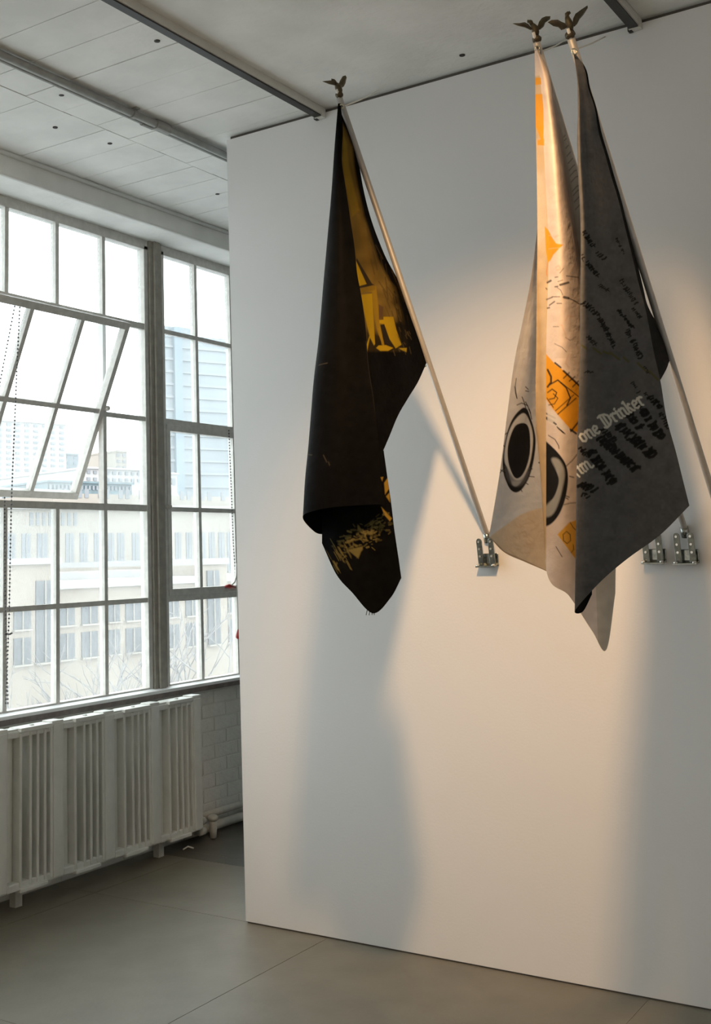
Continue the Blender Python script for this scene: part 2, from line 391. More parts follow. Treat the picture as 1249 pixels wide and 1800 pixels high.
track_lamp(.50, -5.4, (.6, -7.5, 1.4), FILL_W, FILL_COL, 110, 'small white track spotlight aimed at the wall behind the viewer')  # second added fill lamp, for warm ambient bounce

# ------------------------------------------------------------------ flags
def hermite(P, ts):
    """P (k,...) control rows at uniform params 0..k-1 ; ts in [0,k-1]"""
    P = np.asarray(P, float); k = len(P); T = np.empty_like(P)
    T[0] = P[1]-P[0]; T[-1] = P[-1]-P[-2]
    if k > 2: T[1:-1] = (P[2:]-P[:-2])/2
    i = np.clip(np.floor(ts).astype(int), 0, k-2); f = ts-i
    sh = (-1,)+(1,)*(P.ndim-1); f = f.reshape(sh)
    h00 = 2*f**3-3*f**2+1; h10 = f**3-2*f**2+f; h01 = -2*f**3+3*f**2; h11 = f**3-f**2
    return h00*P[i]+h10*T[i]+h01*P[i+1]+h11*T[i+1]
def resample(c, n):
    c = np.asarray(c, float); seg = np.hypot(*(c[1:, :2]-c[:-1, :2]).T); s = np.concatenate([[0], np.cumsum(seg)])
    m = np.linspace(0, s[-1], n)
    # cubic with chord-length parameters
    t = np.empty_like(c); d = (c[1:]-c[:-1])/np.maximum(seg, 1e-6)[:, None]
    t[0] = d[0]; t[-1] = d[-1]
    if len(c) > 2: t[1:-1] = (d[1:]*seg[:-1, None]+d[:-1]*seg[1:, None])/(seg[1:]+seg[:-1])[:, None]
    i = np.clip(np.searchsorted(s, m, 'right')-1, 0, len(c)-2); L = seg[i][:, None]; f = ((m-s[i])/seg[i])[:, None]
    return (2*f**3-3*f**2+1)*c[i]+(f**3-2*f**2+f)*L*t[i]+(-2*f**3+3*f**2)*c[i+1]+(f**3-f**2)*L*t[i+1]
class Sheet:
    """a piece of hanging cloth lofted between fold lines; every fold line is a list of (px, py, metres behind the pole top)"""
    def __init__(s, D, curves, nu, nv, lin=False, ripple=0.):
        A = np.stack([resample(c, nv) for c in curves])
        ts = np.linspace(0, len(curves)-1, nu)
        G = hermite(A, ts)
        if ripple:
            uu = np.linspace(0, 1, nu)[:, None]; vv = np.linspace(0, 1, nv)[None]
            G[..., 2] += ripple*np.sin(uu*9+vv*5+1)*np.sin(math.pi*vv)*np.sin(math.pi*uu)
        s.G = G; s.nu, s.nv = nu, nv; X, Y, d = G[..., 0].ravel(), G[..., 1].ravel(), G[..., 2].ravel()
        R = F[None]+RV[None]*((X-CX)/FPX)[:, None]-UV[None]*((Y-CY)/FPX)[:, None]
        s.P = CP[None]+R*((D+d)/(R@FH))[:, None]; s.X, s.Y = X, Y
        s.U = np.repeat(np.linspace(0, len(curves)-1, nu), nv); s.V = np.tile(np.linspace(0, 1, nv), nu)
        s.C = np.zeros((len(X), 3)); k = np.arange(nu*nv).reshape(nu, nv)
        s.Q = np.stack([k[:-1, :-1], k[:-1, 1:], k[1:, 1:], k[1:, :-1]], -1).reshape(-1, 4)
    def base(s, c, mask=None):
        if mask is None: s.C[:] = c
        else: s.C[mask] = c
        return s
    def _blend(s, idx, a, c):
        s.C[idx] = s.C[idx]*(1-a[:, None])+np.array(c)[None]*a[:, None]
    def _sel(s, pts, m, mask):
        p = np.asarray(pts, float); w = (s.X > p[:, 0].min()-m) & (s.X < p[:, 0].max()+m) & (s.Y > p[:, 1].min()-m) & (s.Y < p[:, 1].max()+m)
        if mask is not None: w &= mask
        return np.nonzero(w)[0], p
    @staticmethod
    def _dist(x, y, p, closed):
        d = np.full(len(x), 1e9); n = len(p)
        for i in range(n if closed else n-1):
            a, b = p[i], p[(i+1) % n]; e = b-a; L = max(e@e, 1e-9)
            t = np.clip(((x-a[0])*e[0]+(y-a[1])*e[1])/L, 0, 1); d = np.minimum(d, np.hypot(x-a[0]-t*e[0], y-a[1]-t*e[1]))
        return d
    def stroke(s, pts, w, c, a=1., mask=None):
        i, p = s._sel(pts, w+2, mask)
        if len(i): s._blend(i, np.clip(w/2+.5-s._dist(s.X[i], s.Y[i], p, False), 0, 1)*a, c)
    def fill(s, pts, c, a=1., soft=1., mask=None, rnd=False):
        if rnd:
            p = np.asarray(pts, float)
            for _ in range(3):
                q = np.roll(p, -1, 0); p = np.stack([p*.75+q*.25, p*.25+q*.75], 1).reshape(-1, 2)
            pts = p
        i, p = s._sel(pts, soft+2, mask)
        if not len(i): return
        x, y = s.X[i], s.Y[i]; ins = np.zeros(len(x), bool); n = len(p)
        for k in range(n):
            x1, y1 = p[k]; x2, y2 = p[(k+1) % n]
            if y1 == y2: continue
            ins ^= ((y1 > y) != (y2 > y)) & (x < (x2-x1)*(y-y1)/(y2-y1)+x1)
        sd = s._dist(x, y, p, True)*np.where(ins, -1, 1)
        s._blend(i, np.clip(.5-sd/soft, 0, 1)*a, c)
    def mottle(s, amt, scale, seed=0):
        r = np.random.default_rng(seed); g = r.normal(size=(64, 64)); x, y = s.X/scale % 63, s.Y/scale % 63
        i, j = x.astype(int), y.astype(int); f, h = x-i, y-j
        n = g[i, j]*(1-f)*(1-h)+g[i+1, j]*f*(1-h)+g[i, j+1]*(1-f)*h+g[i+1, j+1]*f*h
        s.C *= np.clip(1+amt*n, .3, 1.7)[:, None]; return n
def cloth(name, sheets, parent, rough=.8, transl=0., sheen=0., spec=.2):
    n = 0; P = []; Q = []; C = []
    for s in sheets: P.append(s.P); Q.append(s.Q+n); C.append(s.C); n += len(s.P)
    P, Q, C = np.concatenate(P), np.concatenate(Q), np.clip(np.concatenate(C), 0, 1)
    me = bpy.data.meshes.new(name); me.vertices.add(len(P)); me.vertices.foreach_set('co', P.ravel())
    me.loops.add(Q.size); me.loops.foreach_set('vertex_index', Q.ravel().astype(np.int32))
    me.polygons.add(len(Q)); me.polygons.foreach_set('loop_start', np.arange(0, Q.size, 4, dtype=np.int32)); me.polygons.foreach_set('use_smooth', np.ones(len(Q), bool))
    me.update(); me.validate()
    at = me.color_attributes.new('print', 'FLOAT_COLOR', 'POINT'); at.data.foreach_set('color', np.concatenate([C, np.ones((len(C), 1))], 1).ravel())
    m = bpy.data.materials.new(name+'_fabric'); m.use_nodes = True; nt = m.node_tree; b = nt.nodes['Principled BSDF']
    an = nt.nodes.new('ShaderNodeAttribute'); an.attribute_name = 'print'
    nt.links.new(an.outputs['Color'], b.inputs['Base Color']); b.inputs['Roughness'].default_value = rough; b.inputs['Specular IOR Level'].default_value = spec
    tc = nt.nodes.new('ShaderNodeTexCoord'); nz = nt.nodes.new('ShaderNodeTexNoise'); nz.inputs['Scale'].default_value = 55; nz.inputs['Detail'].default_value = 5
    nt.links.new(tc.outputs['Object'], nz.inputs['Vector']); bp = nt.nodes.new('ShaderNodeBump'); bp.inputs['Strength'].default_value = .22; bp.inputs['Distance'].default_value = .008
    nt.links.new(nz.outputs['Fac'], bp.inputs['Height']); nt.links.new(bp.outputs['Normal'], b.inputs['Normal'])
    if transl:
        tl = nt.nodes.new('ShaderNodeBsdfTranslucent'); nt.links.new(an.outputs['Color'], tl.inputs['Color'])
        mx = nt.nodes.new('ShaderNodeMixShader'); mx.inputs[0].default_value = transl
        nt.links.new(b.outputs[0], mx.inputs[1]); nt.links.new(tl.outputs[0], mx.inputs[2]); nt.links.new(mx.outputs[0], nt.nodes['Material Output'].inputs[0])
    me.materials.append(m); o = link(name, me, parent)
    return o

def pole_setup(br, tip):
    B = un(*br, 1, 0.); T = un(*tip, 0, B[0]); return B, T, (T-CP)@FH

def outline_solid(D, outer, thick, dfun, ridge=.5):
    """lens-section solid: rim follows the outline, a raised spine on both faces"""
    pts = np.array(outer, float); c = pts.mean(0); inner = c+(pts-c)*ridge
    def P(p, off): 
        r = ray(*p); return CP+r*((D+dfun(p)+off)/(r@FH))
    n = len(pts); vs = [P(p, 0) for p in pts]+[P(p, -thick/2) for p in inner]+[P(p, thick/2) for p in inner]+[P(c, -thick/2), P(c, thick/2)]
    fs = []
    for i in range(n):
        j = (i+1) % n
        fs += [(i, j, n+j, n+i), (j, i, 2*n+i, 2*n+j), (n+i, n+j, 3*n), (2*n+j, 2*n+i, 3*n+1)]
    return MB().add(vs, fs)
def eagle(parent, D, wings, body, head, tail, base):
    f = empty('eagle_finial', tuple(base), parent=parent)
    f['label'] = 'dark bronze eagle with spread wings'
    for w, (sx, cxy) in wings:
        outline_solid(D, w, .012, lambda p: sx*abs(p[0]-cxy)*.0016, .55).build('wing', 'bronze', f, smooth=False)
    def P(p, o=0.):
        r = ray(*p); return CP+r*((D+o)/(r@FH))
    MB().tube([P(p) for p, r in body], [r for p, r in body], 10).build('body', 'bronze', f, smooth=True)
    hp, hr, bk = head
    MB().tube([P(p) for p in hp], hr, 8).tube([P(bk[0]), P(bk[1])], [.006, .0015], 6).build('head', 'bronze', f, smooth=True)
    outline_solid(D, tail, .014, lambda p: .004, .5).build('tail', 'bronze', f)
    MB().ball(base, (.013, .013, .011), 10, 8).build('mount_ball', 'bronze', f, smooth=True)
    return f

def bracket(x, z, label, ang, B):
    b = empty('wall_bracket', (x, 0, z), label, 'bracket', 'pole brackets on the wall')
    MB().box((x-.038, -.005, z-.058), (x+.038, 0, z-.012)).build('back_plate', 'zinc', b, bevel=.003)
    MB().hexa([(x-.038, -.040, z-.062), (x+.038, -.040, z-.062), (x+.038, -.003, z-.052), (x-.038, -.003, z-.052),
               (x-.038, -.040, z-.057), (x+.038, -.040, z-.057), (x+.038, -.003, z-.047), (x-.038, -.003, z-.047)]).build('bottom_flange', 'zinc', b, bevel=.001)
    for sx in (-.0225, .0225):
        n = 7; w = .0105; tilt = .12
        prof = [(-w, -.055), (w, -.055)]+[(w*math.cos(t), .032+w*math.sin(t)) for t in np.linspace(0, math.pi, n)]
        m = len(prof); vs = [(x+sx+a, -.022-tilt*(q+.055), z+q) for a, q in prof]+[(x+sx+a, -.017-tilt*(q+.055), z+q) for a, q in prof]
        fs = [tuple(range(m)), tuple(range(2*m-1, m-1, -1))]+[((i+1) % m, i, m+i, m+(i+1) % m) for i in range(m)]
        ear = MB().add(vs, fs).build('ear', 'zinc', b, bevel=.001)
        for q in (.030, .004, -.022):
            yy = -.022-tilt*(q+.055)
            MB().tube([(x+sx, yy-.004, z+q), (x+sx, yy+.003, z+q)], .0042, 8).build('rivet', 'rivet', ear)
    for sx in (-.0225, .0225): MB().box((x+sx-.0075, -.020, z-.05), (x+sx+.0075, -.004, z-.03)).build('spacer', 'zinc', b)
    for sx in (.030, -.030):
        MB().ball((x+sx, -.034, z-.055), (.008, .008, .006), 8, 6).build('bolt', 'rivet', b, smooth=True)
    if B is not None:
        T, Bp = B; d = (T-Bp)/np.linalg.norm(T-Bp)
        MB().tube([Bp-d*.02+np.array((0, -.012, 0)), Bp+d*.02], .0135, 14).build('socket', 'zinc', b, smooth=True)
    return b

def make_pole(parent, B, T, clips):
    d = (T-B)/np.linalg.norm(T-B); s = B+d*.008
    MB().tube([s, s+d*.01, T], [.0102, .0102, .0102], 14).build('pole', 'alu', parent, smooth=True)
    MB().tube([T-d*.002, T+d*.028], [.0048, .0042], 12).build('pole_tip', 'plastic', parent, smooth=True)
    return d
def clip(parent, p, q):
    ps = []
    p, q = np.array(p), np.array(q); c = (p+q)/2; a = (q-p)/2; n = np.cross(a, FH); n = n/np.linalg.norm(n)*.006
    for k in range(13):
        t = 2*math.pi*k/12; ps.append(c+a*math.cos(t)+n*math.sin(t))
    MB().tube(ps, .0022, 6, caps=False).build('clip', 'brass', parent, smooth=True)

def P3(D, px, py, o=0.):
    r = ray(px, py); return CP+r*((D+o)/(r@FH))

# ============ black flag
B1, T1, D1 = pole_setup((857, 945), (596, 172))
T1b = un(601, 184, 0, B1[0])
f1 = empty('flag', tuple(B1), 'black flag with an ochre yellow print hanging from a slanted pole', 'flag', 'flags hung from slanted poles')
make_pole(f1, B1, T1, None)
bd = (B1-T1)@FH
def dp1(py): return bd*(py-172)/(945-172)
hoist = [(600, 186), (612, 222), (625, 258), (631, 290), (638, 330), (650, 379), (667, 427), (679, 455), (695, 484), (711, 513), (725, 545), (740, 585), (753, 629)]
hoist = [(x, y, dp1(y)-.012) for x, y in hoist]
crease = [(599, 187), (602, 222), (601, 289), (606, 321), (615, 382), (623, 436), (628, 484), (634, 516), (641, 564), (648, 647), (656, 698), (661, 741), (666, 790), (668, 836)]
L = [(x-16 if y > 300 else x-6, y, .03+.14*(y-187)/650) for x, y in crease[:-1]]+[(660, 822, .17)]
def lerpc(a, b, f, n=30, end=None):
    A, Bc = resample(a, n), resample(b, n); c = A*(1-f)+Bc*f
    if end is not None:
        e = np.array(end)-c[-1, :2]; w = np.linspace(0, 1, n)[:, None]**2; c[:, :2] += e*w
    return c
s1 = Sheet(D1, [L, lerpc(L, hoist, .2, end=(682, 772)), lerpc(L, hoist, .4, end=(699, 731)), lerpc(L, hoist, .6, end=(718, 698)), lerpc(L, hoist, .8, end=(735, 670)), hoist], 130, 480, ripple=.012)
BLK = (.0028, .0027, .0027); YEL = (.40, .265, .010); OCH = (.150, .098, .022); DK = (.022, .017, .012)
s1.base(BLK); nz = s1.mottle(.25, 9, 1)
band = [(601, 215), (612, 240), (619, 258), (622, 290), (629, 330), (640, 379), (655, 427), (664, 455), (676, 478), (684, 493), (695, 505), (703, 535), (709, 560), (716, 590), (716, 618), (640, 618), (600, 560), (590, 400), (596, 250)]
s1.fill(band, OCH, 1, 5)
z = np.nonzero((s1.Y > 215) & (s1.Y < 620))[0]
n2 = Sheet.mottle(s1, .0, 14, 3); s1.C[z] *= np.clip(1+.22*n2[z], .5, 1.5)[:, None]
for i in range(40):
    y0 = rng.uniform(300, 560); x0 = 606+(y0-220)*.2+rng.uniform(-5, 45); s1.stroke([(x0, y0), (x0+rng.uniform(4, 14), y0+rng.uniform(14, 40))], rng.uniform(1, 2.5), (.07, .045, .015), .55)
for i in range(14): # worn, streaky right border of the print
    x0 = rng.uniform(690, 712); y0 = rng.uniform(500, 590); s1.stroke([(x0, y0), (x0+rng.uniform(3, 8), y0+rng.uniform(15, 32))], rng.uniform(1, 3.), BLK, .6)
s1.fill([(603, 232), (610, 255), (613, 290), (622, 330), (632, 370), (618, 382), (606, 320), (601, 280)], (.27, .175, .02), .7, 4)
s1.fill([(640, 578), (668, 585), (700, 560), (722, 570), (726, 628), (636, 628)], BLK, .85, 14)
s1.fill([(686, 488), (712, 516), (728, 620), (706, 624), (700, 560)], BLK, .6, 10)
q4 = lambda a: [(590+x*.1441, 420+y*.1441) for x, y in a]
s1.fill(q4([(255, 235), (440, 545), (470, 560), (300, 600), (270, 600), (235, 300)]), DK, .95)
s1.fill(q4([(245, 265), (280, 340), (375, 550), (285, 575), (240, 330)]), YEL)
s1.fill(q4([(285, 630), (490, 575), (520, 830), (530, 1000), (590, 1300), (570, 1300), (500, 1110), (460, 900), (440, 650)]), (.26, .165, .015))
s1.fill(q4([(290, 600), (480, 570), (480, 620), (290, 665)]), (.21, .13, .015))
s1.fill(q4([(310, 680), (440, 665), (478, 1280), (465, 1300), (415, 1200), (380, 1380), (365, 1320), (410, 1180), (350, 920)]), YEL)
s1.fill(q4([(530, 990), (580, 985), (580, 950), (700, 950), (735, 1100), (800, 1290), (730, 1335), (640, 1200), (590, 1040), (530, 1030)]), YEL)
s1.fill(q4([(535, 1060), (590, 1290), (560, 1290), (520, 1090)]), (.30, .19, .015))
s1.fill(q4([(540, 1050), (590, 1040), (690, 1320), (600, 1300)]), DK)
s1.fill(q4([(490, 1330), (520, 1300), (610, 1295), (700, 1330), (640, 1365), (540, 1365)]), YEL)
s1.fill(q4([(770, 1330), (865, 1330), (860, 1380), (790, 1350)]), YEL)
s1.fill(q4([(520, 800), (580, 830), (570, 940), (525, 980)]), (.09, .05, .03), .8)
for i in range(25):
    x0, y0 = rng.uniform(690, 725), rng.uniform(500, 620); s1.stroke([(x0, y0), (x0+3, y0+rng.uniform(3, 12))], 1.2, (.12, .085, .03), .6)
left = [(594, 182), (588, 254), (582, 340), (575, 420), (568, 500), (559, 606), (552, 664), (547, 725), (542, 788), (536, 849), (532, 908)]
kr = [(x, y, -.012-.05*min(1, (y-187)/250)) for x, y in crease]+[(676, 886, -.06)]
kl = [(x, y, -.01) for x, y in left]
km = [(x, y, d-.045*min(1, (y-180)/250)) for x, y, d in lerpc(kr, kl, .45, 12, end=(602, 890))]
km2 = [(x, y, d-.04*min(1, (y-180)/250)) for x, y, d in lerpc(kr, kl, .82, 12, end=(556, 897))]
kb = [(x+5, y, .05*min(1, (y-180)/250)) for x, y in left[:-1]]+[(546, 929, .05)]
kb2 = [(x+24*min(1, (y-180)/450), y, .06*min(1, (y-180)/350)) for x, y in left[:-1]]+[(566, 939, .07)]
kb3 = [(x+48*min(1, (y-180)/500), y, .065*min(1, (y-180)/350)) for x, y in left[:-1]]+[(610, 930, .08)]
s2 = Sheet(D1, [kr, km, km2, kl, kb, kb2, kb3], 190, 480)
s2.base((.0032, .0032, .0033)); s2.base((.002, .002, .002), s2.U > 3.2); s2.mottle(.18, 11, 4)
for p in (((542, 799), (548, 800)), ((568, 800), (574, 812)), ((577, 812), (579, 818)), ((560, 642), (575, 638))): s2.stroke(p, 1.2, (.09, .075, .05), .7)
s2.stroke([(643, 600), (648, 647), (656, 698), (663, 745)], 1.3, (.03, .028, .025), .6)
la = [(570, 780, .055), (566, 880, .05), (565.5, 955, .05)]
lb = [(585, 780, .03), (588, 900, .02), (591, 1010, .02)]
lc = [(612, 780, .01), (616, 900, .0), (618, 1041, .0)]
ldv = [(636, 780, .0), (642, 900, -.01), (655, 1078, -.01)]
le = [(655, 790, .01), (668, 900, .01), (686, 1051, .01)]
lf = [(674, 792, .05), (681, 842, .045), (687, 883, .045), (693, 933, .045), (702, 994, .045), (705, 1016, .045)]
s3 = Sheet(D1, [la, lb, lc, ldv, le, lf], 150, 300)
s3.base((.003, .003, .003)); s3.mottle(.2, 9, 6)
q6 = lambda a: [(500+x*.3363, 580+y*.3363) for x, y in a]
SMG = (.155, .125, .04)
for a in ([(500, 770), (515, 768), (510, 790)], [(520, 800), (540, 770), (545, 830), (525, 860)], [(505, 925), (560, 985), (550, 1000), (520, 965)], [(530, 870), (548, 850), (550, 900)]): s3.fill(q6(a), (.36, .22, .03), .9, 2)
for i in range(150):
    t = rng.uniform(0, 1); x0 = 300+t*230+rng.normal(0, 25); y0 = 1140-t*130+rng.normal(0, 35)
    s3.stroke(q6([(x0, y0), (x0+rng.uniform(-25, 25), y0+rng.uniform(-14, 14))]), rng.uniform(1.2, 4), SMG, rng.uniform(.2, .75))
for i in range(30):
    x0, y0 = rng.uniform(215, 330), rng.uniform(1090, 1230); s3.stroke(q6([(x0, y0), (x0+25, y0+45)]), rng.uniform(.8, 1.8), SMG, .6)
s3.fill(q6([(330, 1150), (410, 1130), (385, 1195)]), SMG, .9, 2)
for i in range(10):
    t = i/9; s3.stroke(q6([(270+110*t, 1285+130*t), (278+110*t, 1300+130*t)]), 1.3, (.3, .28, .24), .7)
cl1 = cloth('cloth', [s1, s2, s3], f1, rough=.7, spec=.05)
for dx in (-6, -2, 2, 5):
    p = P3(D1, 652+dx, 1072-abs(dx)*.6, -.008); q = P3(D1, 651+dx*1.3, 1080+rng.uniform(0, 4), -.008)
    MB().tube([p, q], .0012, 5).build('loose_thread', 'iron', f1)
clip(f1, P3(D1, 598, 184, -.006), P3(D1, 602, 190, -.006)); clip(f1, P3(D1, 744, 645, dp1(640)-.01), P3(D1, 755, 631, dp1(634)))
eb = P3(D1, 595, 169)
eagle(f1, D1, [([(566, 143), (573, 142), (584, 141), (590, 146), (593, 152), (587, 150), (578, 148)], (-1., 590)), ([(594, 150), (597, 142), (602, 134), (607, 132.5), (609, 136), (607, 146), (604, 152), (600, 154.5), (596, 155)], (1., 594))],
      [((591, 147), .006), ((594, 153), .011), ((596.5, 160), .010), ((598, 164), .006)], ([(590, 147), (587, 143), (584.5, 140.5)], [.0055, .006, .005], [(584.5, 140.5), (582.5, 142)]),
      [(595, 160), (601, 162), (603, 165), (600, 168), (590, 170), (589, 167), (593, 164)], P3(D1, 596, 167))

# ============ white flag
B2, T2, D2 = pole_setup((1204, 935), (942, 74))
f2 = empty('flag', tuple(B2), 'off-white printed flag with drawn eyes and orange patches hanging behind the grey flag', 'flag', 'flags hung from slanted poles')
make_pole(f2, B2, T2, None)
bd2 = (B2-T2)@FH
WHT = (.70, .685, .655); TAN = (.52, .40, .255); ORG = (.66, .30, .02); INK = (.012, .012, .013); PNK = (.62, .53, .47)
wa = [(945, 395, .07), (931, 500, .05), (918, 566, .04), (905, 628, .03), (892, 720, .02), (878, 830, .01), (859, 943, .0)]
wb = [(948, 395, .09), (940, 520, .08), (925, 650, .07), (905, 820, .06), (886, 971, .055)]
wc = [(952, 395, .10), (948, 600, .11), (937, 800, .11), (925, 989, .11)]
wdv = [(956, 395, .12), (956, 600, .14), (960, 800, .15), (969, 1009, .15)]
we = [(970, 395, .14), (975, 700, .17), (985, 950, .19), (992, 1030, .19)]
v1 = Sheet(D2, [wa, wb, wc, wdv, we], 130, 560, ripple=.006)
v1.base((.60, .615, .63)); v1.mottle(.035, 16, 2)
q6b = lambda a: [(870+x*.17778, 680+y*.17778) for x, y in a]
v1.fill(q6b([(-40, 1470), (240, 1270), (320, 1235), (400, 1210), (560, 1180), (700, 2000), (500, 1990), (-60, 1520)]), (.60, .50, .37), 1, 2)
v1.mottle(.03, 7, 5)
for i in range(26):
    x0, y0 = rng.uniform(150, 480), rng.uniform(1260, 1650); v1.stroke(q6b([(x0, y0), (x0+rng.uniform(-40, 60), y0+rng.uniform(-40, 40)), (x0+rng.uniform(-60, 80), y0+rng.uniform(-20, 60))]), rng.uniform(1, 4), (.50, .37, .24), .35)
v1.stroke([(859, 945), (885, 971), (925, 989), (969, 1010)], 5, (.33, .26, .18), .8)
def eye1(s, mask=None):
    out = q6b([(285, 200), (320, 220), (345, 300), (375, 380), (400, 500), (398, 600), (385, 700), (365, 800), (335, 900), (290, 980), (245, 1035), (190, 1050), (140, 1010), (105, 930), (80, 860), (70, 740), (85, 600), (110, 470), (150, 350), (200, 270), (250, 220)])
    s.fill(out, INK, 1, 1.5, mask, True)
    s.fill(q6b([(270, 255), (305, 270), (335, 330), (365, 420), (375, 520), (365, 640), (340, 770), (300, 870), (265, 940), (205, 990), (160, 965), (120, 800), (90, 750), (90, 640), (120, 480), (165, 370), (215, 300)]), (.60, .61, .60), 1, 2, mask, True)
    s.fill(q6b([(90, 760), (150, 860), (200, 930), (270, 910), (330, 790), (350, 820), (300, 950), (215, 1000), (140, 960), (95, 860)]), (.10, .10, .105), .75, 5, mask, True)
    s.fill(q6b([(160, 930), (210, 930), (260, 930), (215, 985), (170, 975)]), (.36, .37, .37), .9, 4, mask, True)
    s.fill(q6b([(240, 360), (285, 355), (325, 380), (345, 470), (347, 650), (310, 800), (260, 890), (205, 915), (165, 860), (130, 760), (118, 640), (135, 530), (170, 430), (200, 380)]), INK, 1, 1.5, mask, True)
    for a in ([(215, 180), (260, 160), (320, 185)], [(265, 100), (285, 150), (300, 205)], [(195, 0), (200, 60), (215, 115)], [(300, 150), (340, 230), (360, 320)], [(330, 220), (350, 260)], [(35, 860), (95, 800)], [(50, 820), (100, 850)],
              [(330, 885), (385, 890)], [(330, 830), (365, 810)], [(300, 950), (325, 965)], [(250, 1010), (265, 1035)], [(100, 470), (115, 455)], [(80, 580), (95, 590)], [(300, 40), (330, 45)], [(300, 0), (325, 25)]):
        s.stroke(q6b(a), 1.6, INK, .9, mask)
eye1(v1)
v1.stroke([(907, 665), (905, 680), (908, 700)], 1.4, INK, .8)
for a in ([(487, 660), (470, 690)], [(455, 745), (435, 750)]): v1.stroke(q6b(a), 3, INK)
v1.fill(q6b([(515, 690), (480, 770), (470, 810), (515, 840), (540, 800)]), ORG)
v1.fill(q6b([(400, 400), (515, 380), (520, 700), (430, 720)]), TAN, .8, 4)
# front: strip, rolled fold, right side up to the pole
st = [(939, 84, .0), (940, 140, .03), (941, 218, .05), (943, 311, .055), (944, 427, .055), (943, 500, .055), (942, 610, .055), (941, 700, .055), (943, 757, .055), (956, 826, .055)]
fe = [(940, 82, 0.), (948, 130, -.005), (953, 187, -.005), (955, 249, -.01), (960, 343, -.01), (963, 405, -.01), (964, 467, -.01), (962, 540, -.01), (960, 620, -.01), (960, 800, -.01), (960, 1004, -.01)]
rc = [(941, 82, -.01), (956, 130, -.03), (964, 187, -.055), (971, 249, -.07), (978, 343, -.08), (984, 420, -.08), (988, 520, -.075), (990, 700, -.06), (990, 880, -.05), (1000, 1048, -.03)]
rr = [(942, 82, -.005), (963, 125, -.015), (974, 187, -.03), (985, 249, -.035), (994, 311, -.04), (1002, 374, -.04), (1010, 436, -.04), (1017, 498, -.035), (1024, 620, -.03), (1030, 850, -.02), (1040, 1109, 0.)]
rd = [(943, 82, .0), (964, 132, .02), (978, 187, .03), (992, 249, .045), (1003, 311, .055), (1018, 400, .06), (1040, 520, .06), (1052, 700, .05), (1058, 900, .05), (1065, 1142, .03)]
rp = [(944, 84, 0.), (961, 136, .02), (980, 195, .06), (1000, 258, .10), (1022, 326, .14), (1050, 420, .18), (1080, 540, .20), (1086, 700, .16), (1083, 900, .12), (1081, 1043, .10)]
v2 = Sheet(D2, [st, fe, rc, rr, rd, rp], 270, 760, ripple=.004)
v2.base(PNK); v2.base(TAN, v2.U < .98); v2.base((.50, .44, .36), v2.U > 3.35); v2.mottle(.05, 10, 8)  # darker right side past the roll: its shade is in the colour
mS = v2.U < 1.02; mF = (v2.U > .97)
v2.fill([(930, 60), (970, 60), (970, 128), (930, 136)], PNK, 1, 3, mS)
v2.fill([(930, 300), (964, 300), (964, 420), (930, 440)], (.60, .53, .44), .5, 20, mS)
for a in ([(938, 137), (952, 136), (952, 148), (938, 150)], [(938, 166), (955, 165), (955, 225), (953, 234), (938, 220)], [(944, 246), (956, 244), (956, 256), (944, 255)], [(938, 214), (946, 222), (955, 220), (955, 246), (950, 246)]): v2.fill(a, ORG, .95, 1.5, v2.U < 1.1)
v2.fill([(957, 398), (963, 404), (970, 418), (977, 428), (990, 430), (982, 437), (972, 448), (967, 458), (962, 462), (959, 440)], ORG, 1, 1.5)
v2.stroke([(962, 462), (960, 480), (961, 485)], 1.5, (.55, .2, .05), .8)
q2b = lambda a: [(920+x/6, 380+y/6) for x, y in a]
for a, w in (([(250, 700), (285, 680)], 3.5), ([(385, 725), (470, 700)], 4), ([(450, 630), (575, 645)], 1.6), ([(330, 745), (360, 740)], 2), ([(240, 880), (300, 855)], 2), ([(270, 940), (325, 900)], 2), ([(425, 855), (470, 865)], 4.5), ([(470, 865), (530, 890), (585, 925)], 2),
             ([(330, 645), (360, 640)], 1.5), ([(360, 690), (410, 675)], 1.2), ([(300, 850), (380, 850)], 1.4), ([(250, 970), (270, 965)], 2.5), ([(350, 920), (400, 920)], 1.5), ([(235, 760), (245, 770)], 2), ([(310, 1165), (370, 1165)], 1), ([(325, 1345), (400, 1380), (450, 1430)], 1), ([(380, 600), (420, 550)], 1), ([(440, 1280), (490, 1310), (550, 1270)], 1), ([(350, 750), (390, 780), (410, 830)], 1)):
    v2.stroke(q2b(a), w, INK, .85)
for a in ([(340, 540), (370, 520), (390, 560), (350, 570)], [(440, 1100), (470, 1050), (520, 1060)], [(400, 1150), (460, 1300)], [(480, 1450), (440, 1550), (480, 1600)], [(330, 220), (360, 205)]): v2.stroke(q2b(a), 3, (.58, .38, .28), .5)
for i in range(12):
    y0 = 230+i*12+rng.uniform(-3, 3); x0 = 990+(y0-230)*.16; v2.stroke([(x0, y0+8), (x0+8, y0-1), (x0+13, y0-3)], 1.6, (.10, .09, .08), .75)
for i in range(14):
    y0 = 300+i*22; v2.stroke([(962+i*.3, y0+rng.uniform(0, 10)), (970+i*.5, y0+rng.uniform(-4, 6)), (985, y0+rng.uniform(-6, 10))], 1., (.60, .47, .38), .5)
